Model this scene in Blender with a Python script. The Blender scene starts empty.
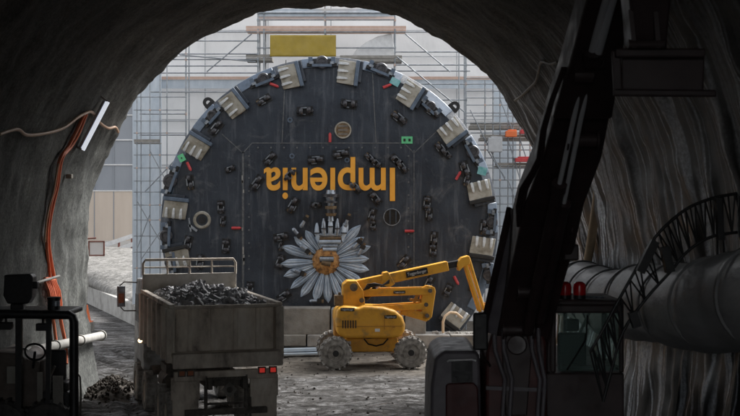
import bpy, bmesh, math, random
from mathutils import Vector, Matrix, Euler, noise
random.seed(7)
R = math.radians
PI = math.pi
scene = bpy.context.scene
COL = scene.collection
F = 1255.0; CX = 370.0; HY = 202.0; CH = 5.5      # focal length in photo pixels, principal x, horizon row, camera height

def P(px, py, d):
    return Vector(((px-CX)*d/F, d, CH-(py-HY)*d/F))

# ------------------------------------------------------------------ materials
def mat(name, cols, rough=(0.6, 0.85), scale=4.0, detail=6, metal=0.0, bump=0.0, bscale=30.0, stretch=(1, 1, 1), coord='Object', spec=0.5, dist=0.0):
    m = bpy.data.materials.new(name); m.use_nodes = True
    nt = m.node_tree; N = nt.nodes; L = nt.links
    b = N['Principled BSDF']
    tc = N.new('ShaderNodeTexCoord'); mp = N.new('ShaderNodeMapping')
    mp.inputs['Scale'].default_value = stretch
    L.new(tc.outputs[coord], mp.inputs['Vector'])
    n = N.new('ShaderNodeTexNoise'); n.inputs['Scale'].default_value = scale; n.inputs['Detail'].default_value = detail
    n.inputs['Roughness'].default_value = 0.62; n.inputs['Distortion'].default_value = dist
    L.new(mp.outputs[0], n.inputs['Vector'])
    cr = N.new('ShaderNodeValToRGB')
    k = len(cols)
    cr.color_ramp.elements[0].position = 0.32; cr.color_ramp.elements[1].position = 0.68
    cr.color_ramp.elements[0].color = (*cols[0], 1); cr.color_ramp.elements[1].color = (*cols[-1], 1)
    for i in range(1, k-1):
        e = cr.color_ramp.elements.new(0.32+0.36*i/(k-1)); e.color = (*cols[i], 1)
    L.new(n.outputs['Fac'], cr.inputs['Fac']); L.new(cr.outputs[0], b.inputs['Base Color'])
    mr = N.new('ShaderNodeMapRange'); mr.inputs[1].default_value = 0.3; mr.inputs[2].default_value = 0.7
    mr.inputs[3].default_value = rough[0]; mr.inputs[4].default_value = rough[1]
    n3 = N.new('ShaderNodeTexNoise'); n3.inputs['Scale'].default_value = scale*2.3; n3.inputs['Detail'].default_value = 4
    L.new(mp.outputs[0], n3.inputs['Vector']); L.new(n3.outputs['Fac'], mr.inputs[0]); L.new(mr.outputs[0], b.inputs['Roughness'])
    b.inputs['Metallic'].default_value = metal; b.inputs['Specular IOR Level'].default_value = spec
    if bump:
        n2 = N.new('ShaderNodeTexNoise'); n2.inputs['Scale'].default_value = bscale; n2.inputs['Detail'].default_value = 6
        L.new(mp.outputs[0], n2.inputs['Vector'])
        bp = N.new('ShaderNodeBump'); bp.inputs['Strength'].default_value = 1.0; bp.inputs['Distance'].default_value = bump
        L.new(n2.outputs['Fac'], bp.inputs['Height']); L.new(bp.outputs[0], b.inputs['Normal'])
    return m

def emis(name, col, s):
    m = bpy.data.materials.new(name); m.use_nodes = True
    b = m.node_tree.nodes['Principled BSDF']
    b.inputs['Base Color'].default_value = (*col, 1); b.inputs['Emission Color'].default_value = (*col, 1); b.inputs['Emission Strength'].default_value = s
    return m

M = {}
M['plate'] = mat('cutterhead paint', [(.026,.034,.044), (.040,.050,.064), (.062,.072,.086), (.17,.175,.18)], (.38,.7), 0.9, 9, bump=.004, bscale=14, stretch=(1,1,.55))
M['bluesteel'] = mat('blue grey steel', [(.06,.085,.12), (.12,.16,.22)], (.35,.6), 3, bump=.003)
M['tooth_plate'] = mat('tan bucket plate', [(.17,.15,.11), (.33,.31,.26), (.42,.40,.36)], (.5,.8), 3.0, bump=.006, bscale=20)
M['tooth'] = mat('bare pale tooth', [(.45,.47,.48), (.68,.70,.71)], (.35,.6), 6)
M['black'] = mat('black paint', [(.008,.008,.009), (.02,.02,.021)], (.35,.6), 6)
M['blacksteel'] = mat('dark steel', [(.02,.02,.023), (.09,.09,.10)], (.25,.5), 9, metal=.3)
M['steel'] = mat('worn steel', [(.14,.16,.19), (.40,.44,.49)], (.25,.5), 9, metal=.6)
M['brown'] = mat('rusty brown', [(.07,.045,.025), (.22,.15,.08)], (.5,.8), 9)
M['orange'] = mat('orange lettering', [(.86,.38,.04), (.94,.47,.07)], (.4,.6), 3)
M['petal'] = mat('pale petal paint', [(.26,.33,.42), (.42,.50,.60), (.60,.68,.76)], (.45,.65), 2.2, 6, bump=.006, bscale=9)
M['petalline'] = mat('petal shadow paint', [(.12,.17,.24), (.22,.28,.36)], (.4,.65), 5)
M['heart'] = mat('flower heart', [(.06,.03,.015), (.38,.18,.05), (.58,.34,.13)], (.5,.8), 7, bump=.02, bscale=18)
M['red'] = mat('red marker', [(.45,.03,.04), (.6,.08,.08)], (.3,.5), 6)
M['green'] = mat('green sticker', [(.10,.50,.22), (.16,.60,.30)], (.4,.6), 6)
M['teal'] = mat('teal sticker', [(.10,.35,.36), (.3,.55,.58)], (.4,.6), 4)
M['white'] = mat('white paint', [(.6,.6,.6), (.75,.75,.75)], (.4,.7), 5)
M['yellow'] = mat('lift yellow paint', [(.38,.22,.06), (.68,.33,.035), (.76,.38,.035), (.74,.37,.045)], (.28,.6), 2.6, 10, bump=.002, bscale=8)
M['yellowd'] = mat('dusty yellow paint', [(.40,.18,.03), (.58,.26,.03)], (.5,.7), 3)
M['tyre_dusty'] = mat('mud caked tyre', [(.12,.11,.10), (.27,.255,.235), (.42,.40,.37)], (.8,.95), 6, bump=.012, bscale=22)
M['tyre'] = mat('dark tyre', [(.02,.02,.02), (.08,.075,.07)], (.7,.9), 7, bump=.01)
M['truckbox'] = mat('muddy tan truck body', [(.18,.155,.13), (.50,.43,.36), (.66,.59,.50), (.76,.70,.62)], (.6,.9), 2.2, 11, bump=.010, bscale=18, stretch=(1,1,.5))
M['truckcab'] = mat('grey white cab paint', [(.12,.115,.11), (.26,.265,.27), (.42,.44,.46)], (.35,.7), 3, 9)
M['headboard'] = mat('pale headboard', [(.34,.31,.27), (.52,.49,.44), (.62,.59,.54)], (.6,.9), 2.4, 9)
M['chassis'] = mat('dirty chassis', [(.05,.045,.04), (.15,.13,.11)], (.6,.9), 5, bump=.006)
M['rubble'] = mat('wet grey rubble', [(.09,.09,.095), (.26,.26,.27), (.42,.42,.43)], (.35,.8), 2.5, 9, bump=.02, bscale=14)
M['mudpile'] = mat('brown mud', [(.03,.025,.021), (.085,.075,.065)], (.85,.98), 3, 8, spec=.15, bump=.03, bscale=10)
M['concrete'] = mat('dusty concrete', [(.20,.19,.175), (.34,.33,.31), (.42,.41,.39)], (.75,.95), 1.5, 9, bump=.008, bscale=22)
M['concreted'] = mat('stained concrete', [(.13,.12,.11), (.24,.225,.20), (.33,.32,.29)], (.7,.95), 1.2, 9, bump=.01, bscale=16)
M['plank'] = mat('pale blue plank', [(.42,.50,.58), (.55,.62,.68)], (.35,.6), 3)
M['scaf'] = mat('galvanised tube', [(.20,.22,.24), (.36,.38,.40)], (.35,.6), 5, metal=.5)
M['scafdeck'] = mat('scaffold board', [(.20,.19,.17), (.33,.31,.28)], (.6,.9), 5)
M['redboard'] = mat('reddish board', [(.52,.36,.28), (.64,.46,.38)], (.6,.9), 5)
M['netting'] = mat('blue grey netting', [(.44,.50,.56), (.58,.63,.68)], (.7,.95), 3, stretch=(1,1,.4))
M['backdrop'] = mat('white sheeting', [(.76,.75,.74), (.86,.85,.84), (.90,.89,.88)], (.6,.9), .35, 6, bump=.05, bscale=1.2, stretch=(1,1,.5))
M['seam'] = mat('sheet seam', [(.42,.43,.44), (.55,.56,.57)], (.6,.9), 4)
M['mustard'] = mat('mustard tarpaulin', [(.30,.215,.028), (.37,.265,.04)], (.5,.8), 2, bump=.01, bscale=4)
M['hoardgrey'] = mat('grey cladding', [(.22,.24,.27), (.29,.31,.34)], (.5,.8), .5, stretch=(1,1,.3))
M['hoardbeige'] = mat('beige cladding', [(.50,.42,.35), (.62,.54,.46)], (.6,.9), .6, stretch=(1,1,.2))
M['ramp'] = mat('grey slurry slope', [(.10,.095,.085), (.17,.163,.15), (.27,.26,.245)], (.4,.9), 2.4, 10, bump=.08, bscale=5, stretch=(1,1.4,1))
M['duct'] = mat('grey duct fabric', [(.36,.36,.365), (.46,.46,.465)], (.36,.5), 1.5, bump=.05, bscale=3.5, stretch=(1,.4,1))
M['ductring'] = mat('duct ring', [(.12,.12,.12), (.18,.18,.18)], (.3,.5), 4)
M['pipe'] = mat('pale pipe', [(.28,.27,.25), (.42,.41,.38)], (.5,.8), 3)
M['wood'] = mat('tan pole', [(.5,.37,.23), (.66,.50,.34)], (.6,.9), 3, stretch=(1,1,.2))
M['cable'] = mat('orange red cable', [(.70,.16,.07), (.80,.24,.12)], (.4,.6), 5)
M['cablepale'] = mat('pale cable', [(.42,.26,.17), (.55,.36,.24)], (.4,.6), 5)
M['cabledark'] = mat('dull grey cable', [(.10,.09,.07), (.16,.14,.11)], (.5,.7), 5)
M['lamp'] = emis('fluorescent tube', (.80,.84,.92), .28)
M['lamphouse'] = mat('lamp housing', [(.45,.47,.5), (.55,.57,.6)], (.4,.6), 5)
M['cranered'] = mat('dark red machine paint', [(.045,.010,.009), (.085,.016,.014)], (.35,.6), 2)
M['cranedark'] = mat('dark machine paint', [(.030,.019,.019), (.055,.034,.034)], (.35,.6), 2)
M['cranegrey'] = mat('grey machine sheet', [(.10,.09,.10), (.17,.155,.17)], (.35,.6), 2)
M['chrome'] = mat('chrome rod', [(.8,.8,.84), (.9,.9,.92)], (.12,.2), 2, metal=.35)
M['beacon'] = mat('red beacon lens', [(.55,.01,.015), (.62,.015,.02)], (.15,.25), 2)
M['taillight'] = emis('tail lamp', (.6,.04,.03), .16)
M['marker'] = emis('warm marker lamp', (1,.72,.42), 1.2)
M['lens'] = mat('amber lens', [(.35,.12,.06), (.45,.16,.08)], (.2,.3), 3)
M['conemat'] = mat('cone orange', [(.75,.15,.04), (.8,.2,.06)], (.4,.6), 3)
M['signwhite'] = mat('sign white', [(.72,.70,.70), (.8,.78,.78)], (.4,.6), 3)
M['signframe'] = mat('sign frame', [(.20,.08,.06), (.26,.11,.09)], (.4,.6), 3)
M['loader'] = mat('brown loader paint', [(.05,.04,.035), (.12,.095,.08)], (.5,.8), 3)

def glass_mat():
    m = bpy.data.materials.new('greenish cab glass'); m.use_nodes = True
    nt = m.node_tree; b = nt.nodes['Principled BSDF']
    b.inputs['Base Color'].default_value = (.55,.72,.68,1); b.inputs['Roughness'].default_value = .05
    b.inputs['Transmission Weight'].default_value = .9; b.inputs['IOR'].default_value = 1.1
    b.inputs['Specular IOR Level'].default_value = .8
    return m
M['glass'] = glass_mat()

def plate_mat():
    m = bpy.data.materials.new('cutterhead skin'); m.use_nodes = True; nt = m.node_tree; N = nt.nodes; L = nt.links
    b = N['Principled BSDF']; tc = N.new('ShaderNodeTexCoord')
    def no(sc, st, det, rough, dist=0):
        mp = N.new('ShaderNodeMapping'); mp.inputs['Scale'].default_value = st; L.new(tc.outputs['Object'], mp.inputs[0])
        x = N.new('ShaderNodeTexNoise'); x.inputs['Scale'].default_value = sc; x.inputs['Detail'].default_value = det; x.inputs['Roughness'].default_value = rough; x.inputs['Distortion'].default_value = dist
        L.new(mp.outputs[0], x.inputs['Vector']); return x.outputs[0]
    def ramp(src, stops):
        c = N.new('ShaderNodeValToRGB'); e = c.color_ramp.elements
        e[0].position, e[0].color = stops[0][0], (*stops[0][1],1); e[1].position, e[1].color = stops[-1][0], (*stops[-1][1],1)
        for p_, col in stops[1:-1]: x = e.new(p_); x.color = (*col,1)
        L.new(src, c.inputs[0]); return c.outputs[0]
    def mix(mode, a, b_, f=1.0):
        x = N.new('ShaderNodeMixRGB'); x.blend_type = mode; x.inputs[0].default_value = f; L.new(a, x.inputs[1]); L.new(b_, x.inputs[2]); return x.outputs[0]
    base = ramp(no(.7, (1,1,1), 8, .6), [(.35,(.015,.021,.032)), (.5,(.022,.030,.044)), (.66,(.036,.046,.062))])
    drips = ramp(no(2.4, (1.6,1,.16), 9, .7, .2), [(.52,(0,0,0)), (.66,(.05,.052,.055)), (.8,(.14,.14,.14))])
    dust = ramp(no(1.1, (1,1,1), 12, .72, .6), [(.56,(0,0,0)), (.68,(.06,.058,.054)), (.80,(.16,.15,.14))])
    scuff = ramp(no(16, (1,1,.5), 8, .8), [(.62,(0,0,0)), (.72,(.12,.12,.125))])
    rust = ramp(no(3.1, (1,1,.4), 10, .75, .3), [(.63,(0,0,0)), (.75,(.07,.035,.015))])
    c = mix('ADD', mix('ADD', mix('ADD', mix('ADD', base, drips), dust), scuff), rust); L.new(c, b.inputs['Base Color'])
    r = ramp(no(1.7, (1,1,.5), 9, .7), [(.35,(.32,.32,.32)), (.65,(.72,.72,.72))]); L.new(r, b.inputs['Roughness'])
    bp = N.new('ShaderNodeBump'); bp.inputs['Distance'].default_value = .012; L.new(no(9, (1,1,1), 9, .7), bp.inputs['Height']); L.new(bp.outputs[0], b.inputs['Normal'])
    return m
M['plate'] = plate_mat()
M['weld'] = mat('weld bead', [(.06,.066,.074), (.15,.155,.16)], (.4,.7), 8, bump=.004)
# ------------------------------------------------------------------ mesh collector
class MB:
    def __init__(s): s.v = []; s.f = []; s.m = []; s.mats = []; s.cur = 0
    def use(s, name):
        m = M[name]
        if m not in s.mats: s.mats.append(m)
        s.cur = s.mats.index(m); return s
    def add(s, vs, fs):
        o = len(s.v); s.v += [tuple(v) for v in vs]
        for f in fs: s.f.append(tuple(o+i for i in f)); s.m.append(s.cur)
    def box(s, c, sz, rot=None):
        c = Vector(c); h = Vector(sz)/2
        rm = Matrix.Identity(3) if rot is None else (rot if isinstance(rot, Matrix) else Euler(rot).to_matrix())
        vs = [c + rm @ Vector((x*h.x, y*h.y, z*h.z)) for x in (-1,1) for y in (-1,1) for z in (-1,1)]
        s.add(vs, [(0,1,3,2),(4,6,7,5),(0,4,5,1),(2,3,7,6),(0,2,6,4),(1,5,7,3)]); return s
    def bar(s, p0, p1, w, h, up=(0,0,1)):
        p0 = Vector(p0); p1 = Vector(p1); d = (p1-p0); L = d.length; d.normalize()
        u = Vector(up); 
        if abs(d.dot(u)) > .98: u = Vector((0,1,0))
        x = d.cross(u).normalized(); z = x.cross(d)
        rm = Matrix((x, d, z)).transposed()
        return s.box((p0+p1)/2, (w, L, h), rm)
    def cyl(s, p0, p1, r0, r1=None, n=14, cap=True):
        r1 = r0 if r1 is None else r1
        p0 = Vector(p0); p1 = Vector(p1); d = (p1-p0).normalized()
        a = d.cross(Vector((0,0,1)) if abs(d.z) < .9 else Vector((1,0,0))).normalized(); b = d.cross(a)
        vs = []
        for p, r in ((p0,r0),(p1,r1)):
            for i in range(n):
                t = 2*PI*i/n; vs.append(p + a*math.cos(t)*r + b*math.sin(t)*r)
        fs = [(i,(i+1)%n,n+(i+1)%n,n+i) for i in range(n)]
        if cap: fs += [tuple(range(n-1,-1,-1)), tuple(range(n,2*n))]
        s.add(vs, fs); return s
    def tube(s, pts, r, n=8):
        pts = [Vector(p) for p in pts]; vs = []; prev = None
        for i, p in enumerate(pts):
            d = (pts[min(i+1,len(pts)-1)]-pts[max(i-1,0)]).normalized()
            if prev is None: a = d.cross(Vector((0,0,1)) if abs(d.z) < .9 else Vector((1,0,0))).normalized()
            else: a = (prev - d*prev.dot(d)).normalized()
            prev = a; b = d.cross(a)
            rr = r[i] if isinstance(r, (list, tuple)) else r
            for k in range(n): t = 2*PI*k/n; vs.append(p+a*math.cos(t)*rr+b*math.sin(t)*rr)
        fs = []
        for i in range(len(pts)-1):
            for k in range(n): fs.append((i*n+k, i*n+(k+1)%n, (i+1)*n+(k+1)%n, (i+1)*n+k))
        fs += [tuple(range(n-1,-1,-1)), tuple(range((len(pts)-1)*n, len(pts)*n))]
        s.add(vs, fs); return s
    def lathe(s, prof, c, ax, n=32, ref=None, closed=False):
        c = Vector(c); ax = Vector(ax).normalized()
        a = Vector(ref) if ref else ax.cross(Vector((0,0,1)) if abs(ax.z) < .9 else Vector((1,0,0))).normalized(); b = ax.cross(a)
        vs = []
        for r, h in prof:
            for k in range(n): t = 2*PI*k/n; vs.append(c+ax*h+a*math.cos(t)*r+b*math.sin(t)*r)
        m = len(prof); fs = []
        for i in range(m if closed else m-1):
            j = (i+1) % m
            for k in range(n): fs.append((i*n+k, i*n+(k+1)%n, j*n+(k+1)%n, j*n+k))
        if not closed: fs += [tuple(range(n-1,-1,-1)), tuple(range((m-1)*n, m*n))]
        s.add(vs, fs); return s
    def prism(s, pts, off):            # closed 3-D outline swept along vector off
        pts = [Vector(p) for p in pts]; off = Vector(off); n = len(pts)
        s.add(pts+[p+off for p in pts], [tuple(range(n-1,-1,-1)), tuple(range(n,2*n))]+[(i,(i+1)%n,n+(i+1)%n,n+i) for i in range(n)]); return s
    def loft(s, secs):                 # list of 4-point (or n-point) rings
        n = len(secs[0]); vs = [v for sc in secs for v in sc]; fs = []
        for i in range(len(secs)-1):
            for k in range(n): fs.append((i*n+k, i*n+(k+1)%n, (i+1)*n+(k+1)%n, (i+1)*n+k))
        fs += [tuple(range(n-1,-1,-1)), tuple(range((len(secs)-1)*n, len(secs)*n))]
        s.add(vs, fs); return s
    def rock(s, c, r, seed=0, sub=1, flat=.8):
        bm = bmesh.new(); bmesh.ops.create_icosphere(bm, subdivisions=sub, radius=1)
        rnd = random.Random(seed); q = Euler((rnd.uniform(0,6),rnd.uniform(0,6),rnd.uniform(0,6))).to_matrix()
        sx, sy, sz = rnd.uniform(.7,1.3), rnd.uniform(.6,1.1), rnd.uniform(.5,.9)*flat
        vs = []
        for v in bm.verts:
            k = 1+.5*(noise.noise(v.co*1.7+Vector((seed*3.1,0,0))))
            p = v.co*k; vs.append(Vector(c)+q @ Vector((p.x*sx*r, p.y*sy*r, p.z*sz*r)))
        fs = [tuple(v.index for v in f.verts) for f in bm.faces]; bm.free()
        s.add(vs, fs); return s
    def build(s, name, m=None, parent=None, bevel=0, smooth=None, loc=None):
        me = bpy.data.meshes.new(name); me.from_pydata(s.v, [], s.f)
        for mm in (s.mats if s.mats else [M[m]]): me.materials.append(mm)
        me.polygons.foreach_set('material_index', s.m if s.mats else [0]*len(s.f))
        bm = bmesh.new(); bm.from_mesh(me); bmesh.ops.recalc_face_normals(bm, faces=bm.faces); bm.to_mesh(me); bm.free()
        if smooth is not None:
            me.shade_smooth(); me.set_sharp_from_angle(angle=R(smooth))
        o = bpy.data.objects.new(name, me); COL.objects.link(o)
        if parent: o.parent = parent
        if loc: o.location = loc
        if bevel:
            bv = o.modifiers.new('bevel', 'BEVEL'); bv.width = bevel; bv.segments = 2; bv.limit_method = 'ANGLE'; bv.angle_limit = R(35)
        return o

def tag(o, label=None, cat=None, group=None, kind=None):
    if label: o['label'] = label
    if cat: o['category'] = cat
    if group: o['group'] = group
    if kind: o['kind'] = kind
    return o
def empty(name, loc, rz=0, label=None, cat=None, group=None):
    o = bpy.data.objects.new(name, None); o.empty_display_size = .3; COL.objects.link(o)
    o.location = loc; o.rotation_euler = (0,0,rz); return tag(o, label, cat, group)
def kids(o): return [c for c in bpy.data.objects if c.parent == o]
def copy_tree(o, parent=None):
    c = o.copy(); COL.objects.link(c); c.parent = parent
    for ch in kids(o): copy_tree(ch, c)
    return c
def structure(o): o['kind'] = 'structure'; return o

def textmesh(name, body, width, height, depth, mtl, parent, place, capheight=.70):
    cu = bpy.data.curves.new(name, 'FONT'); cu.body = body; cu.extrude = .5; cu.offset = .016 if name == 'lettering' else 0; cu.align_x = 'CENTER'; cu.align_y = 'BOTTOM_BASELINE'
    t = bpy.data.objects.new(name+'_tmp', cu); COL.objects.link(t)
    bpy.context.view_layer.update()
    me = bpy.data.meshes.new_from_object(t.evaluated_get(bpy.context.evaluated_depsgraph_get()))
    bpy.data.objects.remove(t); bpy.data.curves.remove(cu)
    xs = [v.co.x for v in me.vertices]; w = max(xs)-min(xs); mx = (max(xs)+min(xs))/2
    for v in me.vertices:
        x, y, z = (v.co.x-mx)*width/w, v.co.y*height/capheight, v.co.z*depth
        v.co = place @ Vector((x, y, z))
    me.materials.clear(); me.materials.append(M[mtl])
    o = bpy.data.objects.new(name, me); COL.objects.link(o); o.parent = parent
    return o
# place matrix that stands text upright facing -Y at origin o
def upright(o, roll=0): 
    return Matrix.Translation(o) @ Matrix.Rotation(roll, 4, 'Y') @ Matrix.Rotation(PI/2, 4, 'X')

# ------------------------------------------------------------------ tunnel
TX = -1.44; PORT = 37.7
prof = [(0,11.35),(1.0,11.3),(1.6,11.2),(2.3,11.0),(3.0,10.68),(3.6,10.35),(4.1,10.0),(4.6,9.6),(5.15,9.05),(5.6,8.45),(6.0,7.8),(6.35,7.1),(6.6,6.4),(6.8,5.5),(6.98,4.4),(7.05,3.35),(7.0,2.0),(6.8,.85),(6.5,-.3)]
def resample(pts, step):
    out = []; acc = 0
    for i in range(len(pts)-1):
        a = Vector(pts[i]); b = Vector(pts[i+1]); n = max(1, int((b-a).length/step))
        for k in range(n): out.append((a.lerp(b, k/n), acc+(b-a).length*k/n))
        acc += (b-a).length
    out.append((Vector(pts[-1]), acc)); return out
half = resample(prof, .11)
ring = [(Vector((-p.x, p.y)), -s) for p, s in reversed(half)] + [(p, s) for p, s in half[1:]]
def hw(z):
    z = max(-.3, min(11.34, z))
    for i in range(len(prof)-1):
        if prof[i][1] >= z >= prof[i+1][1]:
            t = (prof[i][1]-z)/(prof[i][1]-prof[i+1][1]); return prof[i][0]+(prof[i+1][0]-prof[i][0])*t
    return 0
ys = [-5,-3,-1,1,4,7,9]
y = 10.0
while y < 37.0: ys.append(y); y += .13
while y < PORT: ys.append(y); y += .09
ys.append(PORT)
def tunnel_off(p, s, y):
    q = Vector((p.x*.5, y*.5, p.y*.5))
    o = .16*noise.noise(q*.9) + .07*noise.noise(q*3.1+Vector((5,1,2))) + .018*noise.noise(q*8) + .010*noise.noise(q*17)
    if s > 5.5:      # hanging sheet folds on the right hand side
        w = y + .35*noise.noise(Vector((s*.35, y*.2, 3))) + .1*noise.noise(Vector((s*1.1, y*.5, 9)))
        k = noise.noise(Vector((w*1.9, s*.06, 1.3)))
        o -= .26*max(0, k) * min(1, (s-5.5)/5) + .03*abs(noise.noise(Vector((w*2.6, s*.1, 7.7))))*min(1, (s-5.5)/5)
    return o
vs = []; uvs = []; n = len(ring)
rad = []
for i, (p, s) in enumerate(ring):
    a = ring[max(0,i-1)][0]; b = ring[min(n-1,i+1)][0]; t = (b-a).normalized(); rad.append(Vector((-t.y, t.x)))
for y in ys:
    for i, (p, s) in enumerate(ring):
        o = tunnel_off(p, s, y)
        yy = y
        if y == PORT: yy = y + .18*noise.noise(Vector((s*.7, 2, 4))) + .07*noise.noise(Vector((s*3, 2, 4)))
        q = p + rad[i]*o
        if y > PORT-.25: q = q + rad[i]*(.05*noise.noise(Vector((s*5, 7, 1)))+.06*(y-PORT+.25)/.25)
        vs.append((TX+q.x, yy, q.y)); uvs.append((y, s))
# lip turned outwards to the head wall
for i, (p, s) in enumerate(ring):
    q = p + rad[i]*.55 ; vs.append((TX+q.x, PORT+.1, q.y)); uvs.append((PORT+.6, s))
fs = []
for j in range(len(ys)):
    for i in range(n-1): fs.append((j*n+i, j*n+i+1, (j+1)*n+i+1, (j+1)*n+i))
me = bpy.data.meshes.new('tunnel'); me.from_pydata(vs, [], fs)
uvl = me.uv_layers.new(name='UVMap')
for lp in me.loops: uvl.data[lp.index].uv = uvs[lp.vertex_index]
me.shade_smooth()
tunnel = bpy.data.objects.new('tunnel', me); COL.objects.link(tunnel)
tag(tunnel, 'rough grey sprayed concrete tunnel vault arching over the whole scene', 'tunnel')
def tunnel_mat():
    m = bpy.data.materials.new('sprayed concrete'); m.use_nodes = True; nt = m.node_tree; N = nt.nodes; L = nt.links
    b = N['Principled BSDF']; uv = N.new('ShaderNodeUVMap'); sp = N.new('ShaderNodeSeparateXYZ'); L.new(uv.outputs[0], sp.inputs[0])
    def mp(sc, loc=(0,0,0)):
        q = N.new('ShaderNodeMapping'); q.inputs['Scale'].default_value = sc; q.inputs['Location'].default_value = loc; L.new(uv.outputs[0], q.inputs[0]); return q
    def no(q, sc, det=6, dist=0, rough=.6):
        x = N.new('ShaderNodeTexNoise'); x.inputs['Scale'].default_value = sc; x.inputs['Detail'].default_value = det; x.inputs['Distortion'].default_value = dist; x.inputs['Roughness'].default_value = rough
        L.new(q.outputs[0], x.inputs['Vector']); return x
    def ramp(src, stops):
        c = N.new('ShaderNodeValToRGB'); e = c.color_ramp.elements
        e[0].position, e[0].color = stops[0][0], (*stops[0][1],1); e[1].position, e[1].color = stops[-1][0], (*stops[-1][1],1)
        for p_, col in stops[1:-1]: x = e.new(p_); x.color = (*col,1)
        L.new(src, c.inputs[0]); return c
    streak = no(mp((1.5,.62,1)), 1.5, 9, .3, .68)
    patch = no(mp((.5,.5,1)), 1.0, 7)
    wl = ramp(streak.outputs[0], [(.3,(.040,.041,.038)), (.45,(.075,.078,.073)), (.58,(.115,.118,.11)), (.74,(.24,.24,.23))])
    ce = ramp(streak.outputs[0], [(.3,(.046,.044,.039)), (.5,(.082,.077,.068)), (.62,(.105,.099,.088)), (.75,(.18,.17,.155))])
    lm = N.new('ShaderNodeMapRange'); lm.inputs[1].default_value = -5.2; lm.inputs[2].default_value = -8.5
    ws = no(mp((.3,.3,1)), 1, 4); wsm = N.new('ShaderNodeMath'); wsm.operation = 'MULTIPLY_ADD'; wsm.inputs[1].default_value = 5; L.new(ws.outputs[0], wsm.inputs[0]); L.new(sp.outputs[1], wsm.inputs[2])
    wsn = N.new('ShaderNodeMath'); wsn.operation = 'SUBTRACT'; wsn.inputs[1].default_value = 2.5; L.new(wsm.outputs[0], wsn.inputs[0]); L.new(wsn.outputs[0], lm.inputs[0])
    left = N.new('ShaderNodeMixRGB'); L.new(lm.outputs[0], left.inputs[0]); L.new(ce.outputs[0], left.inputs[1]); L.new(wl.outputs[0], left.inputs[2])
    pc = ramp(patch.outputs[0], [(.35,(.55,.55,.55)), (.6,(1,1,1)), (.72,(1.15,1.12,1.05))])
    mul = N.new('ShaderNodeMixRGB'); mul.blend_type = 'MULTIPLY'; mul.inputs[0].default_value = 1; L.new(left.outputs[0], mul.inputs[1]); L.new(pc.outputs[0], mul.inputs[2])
    # right: dark wet skin, lime and wet fold highlights painted as pale runs
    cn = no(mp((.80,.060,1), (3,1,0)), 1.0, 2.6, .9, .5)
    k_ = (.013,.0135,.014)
    lime_sheen = ramp(cn.outputs[0], [(.30,k_), (.385,k_), (.405,(.42,.44,.48)), (.43,k_), (.468,k_), (.484,(.84,.88,.95)), (.500,(.88,.92,.97)), (.525,(.07,.073,.078)), (.565,k_), (.60,(.50,.52,.56)), (.635,k_), (.7,k_)])
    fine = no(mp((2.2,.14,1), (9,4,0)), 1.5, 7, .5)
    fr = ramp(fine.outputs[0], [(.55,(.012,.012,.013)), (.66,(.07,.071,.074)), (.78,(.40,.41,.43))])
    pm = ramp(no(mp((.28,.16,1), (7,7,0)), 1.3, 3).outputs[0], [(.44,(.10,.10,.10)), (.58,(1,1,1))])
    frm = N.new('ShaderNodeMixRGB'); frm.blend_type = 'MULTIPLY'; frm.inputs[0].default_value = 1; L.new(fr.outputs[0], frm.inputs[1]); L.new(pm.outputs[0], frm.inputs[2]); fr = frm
    add = N.new('ShaderNodeMixRGB'); add.blend_type = 'LIGHTEN'; add.inputs[0].default_value = 1; L.new(lime_sheen.outputs[0], add.inputs[1]); L.new(fr.outputs[0], add.inputs[2])
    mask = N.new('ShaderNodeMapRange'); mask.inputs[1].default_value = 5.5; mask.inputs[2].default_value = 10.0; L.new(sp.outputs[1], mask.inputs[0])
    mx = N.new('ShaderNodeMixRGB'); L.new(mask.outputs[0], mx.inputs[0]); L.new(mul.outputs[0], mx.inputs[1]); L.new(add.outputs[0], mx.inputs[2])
    sk = ramp(no(mp((1,1,1)), 11, 9, 0, .8).outputs[0], [(.40,(.55,.55,.55)), (.5,(1,1,1)), (.62,(1.6,1.6,1.6))])
    mg = N.new('ShaderNodeMixRGB'); mg.blend_type = 'MULTIPLY'; mg.inputs[0].default_value = 1; L.new(mx.outputs[0], mg.inputs[1]); L.new(sk.outputs[0], mg.inputs[2]); mx = mg
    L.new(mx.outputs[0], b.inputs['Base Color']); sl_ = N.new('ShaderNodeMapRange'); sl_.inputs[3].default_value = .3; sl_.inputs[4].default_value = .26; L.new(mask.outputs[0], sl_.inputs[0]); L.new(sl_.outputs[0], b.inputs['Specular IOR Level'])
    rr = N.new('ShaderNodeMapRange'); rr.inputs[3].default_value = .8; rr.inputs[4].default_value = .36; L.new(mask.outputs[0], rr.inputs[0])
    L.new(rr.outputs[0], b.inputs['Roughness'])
    g = no(mp((1,1,1)), 9, 12, 0, .82); bp = N.new('ShaderNodeBump'); bp.inputs['Distance'].default_value = .03; bp.inputs['Strength'].default_value = 1
    g2 = no(mp((1.3,.8,1)), 2.5, 6, .2); ad = N.new('ShaderNodeMath'); ad.operation = 'ADD'; L.new(g.outputs[0], ad.inputs[0]); L.new(g2.outputs[0], ad.inputs[1])
    bs_ = N.new('ShaderNodeMapRange'); bs_.inputs[3].default_value = 1.0; bs_.inputs[4].default_value = .22; L.new(mask.outputs[0], bs_.inputs[0]); L.new(bs_.outputs[0], bp.inputs['Strength'])
    L.new(ad.outputs[0], bp.inputs['Height']); L.new(bp.outputs[0], b.inputs['Normal'])
    return m
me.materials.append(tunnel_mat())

def wallpt(px, py, off=.06):
    d = 9.0
    while d < PORT-.02:
        p = P(px, py, d)
        if abs(p.x-TX) >= hw(p.z)-.04 or p.z > 11.3: break
        d += .04
    p = P(px, py, d); s = 1 if p.x > TX else -1
    v = Vector((TX-p.x, 0, 4.5-p.z)).normalized()
    return p + v*off

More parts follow.
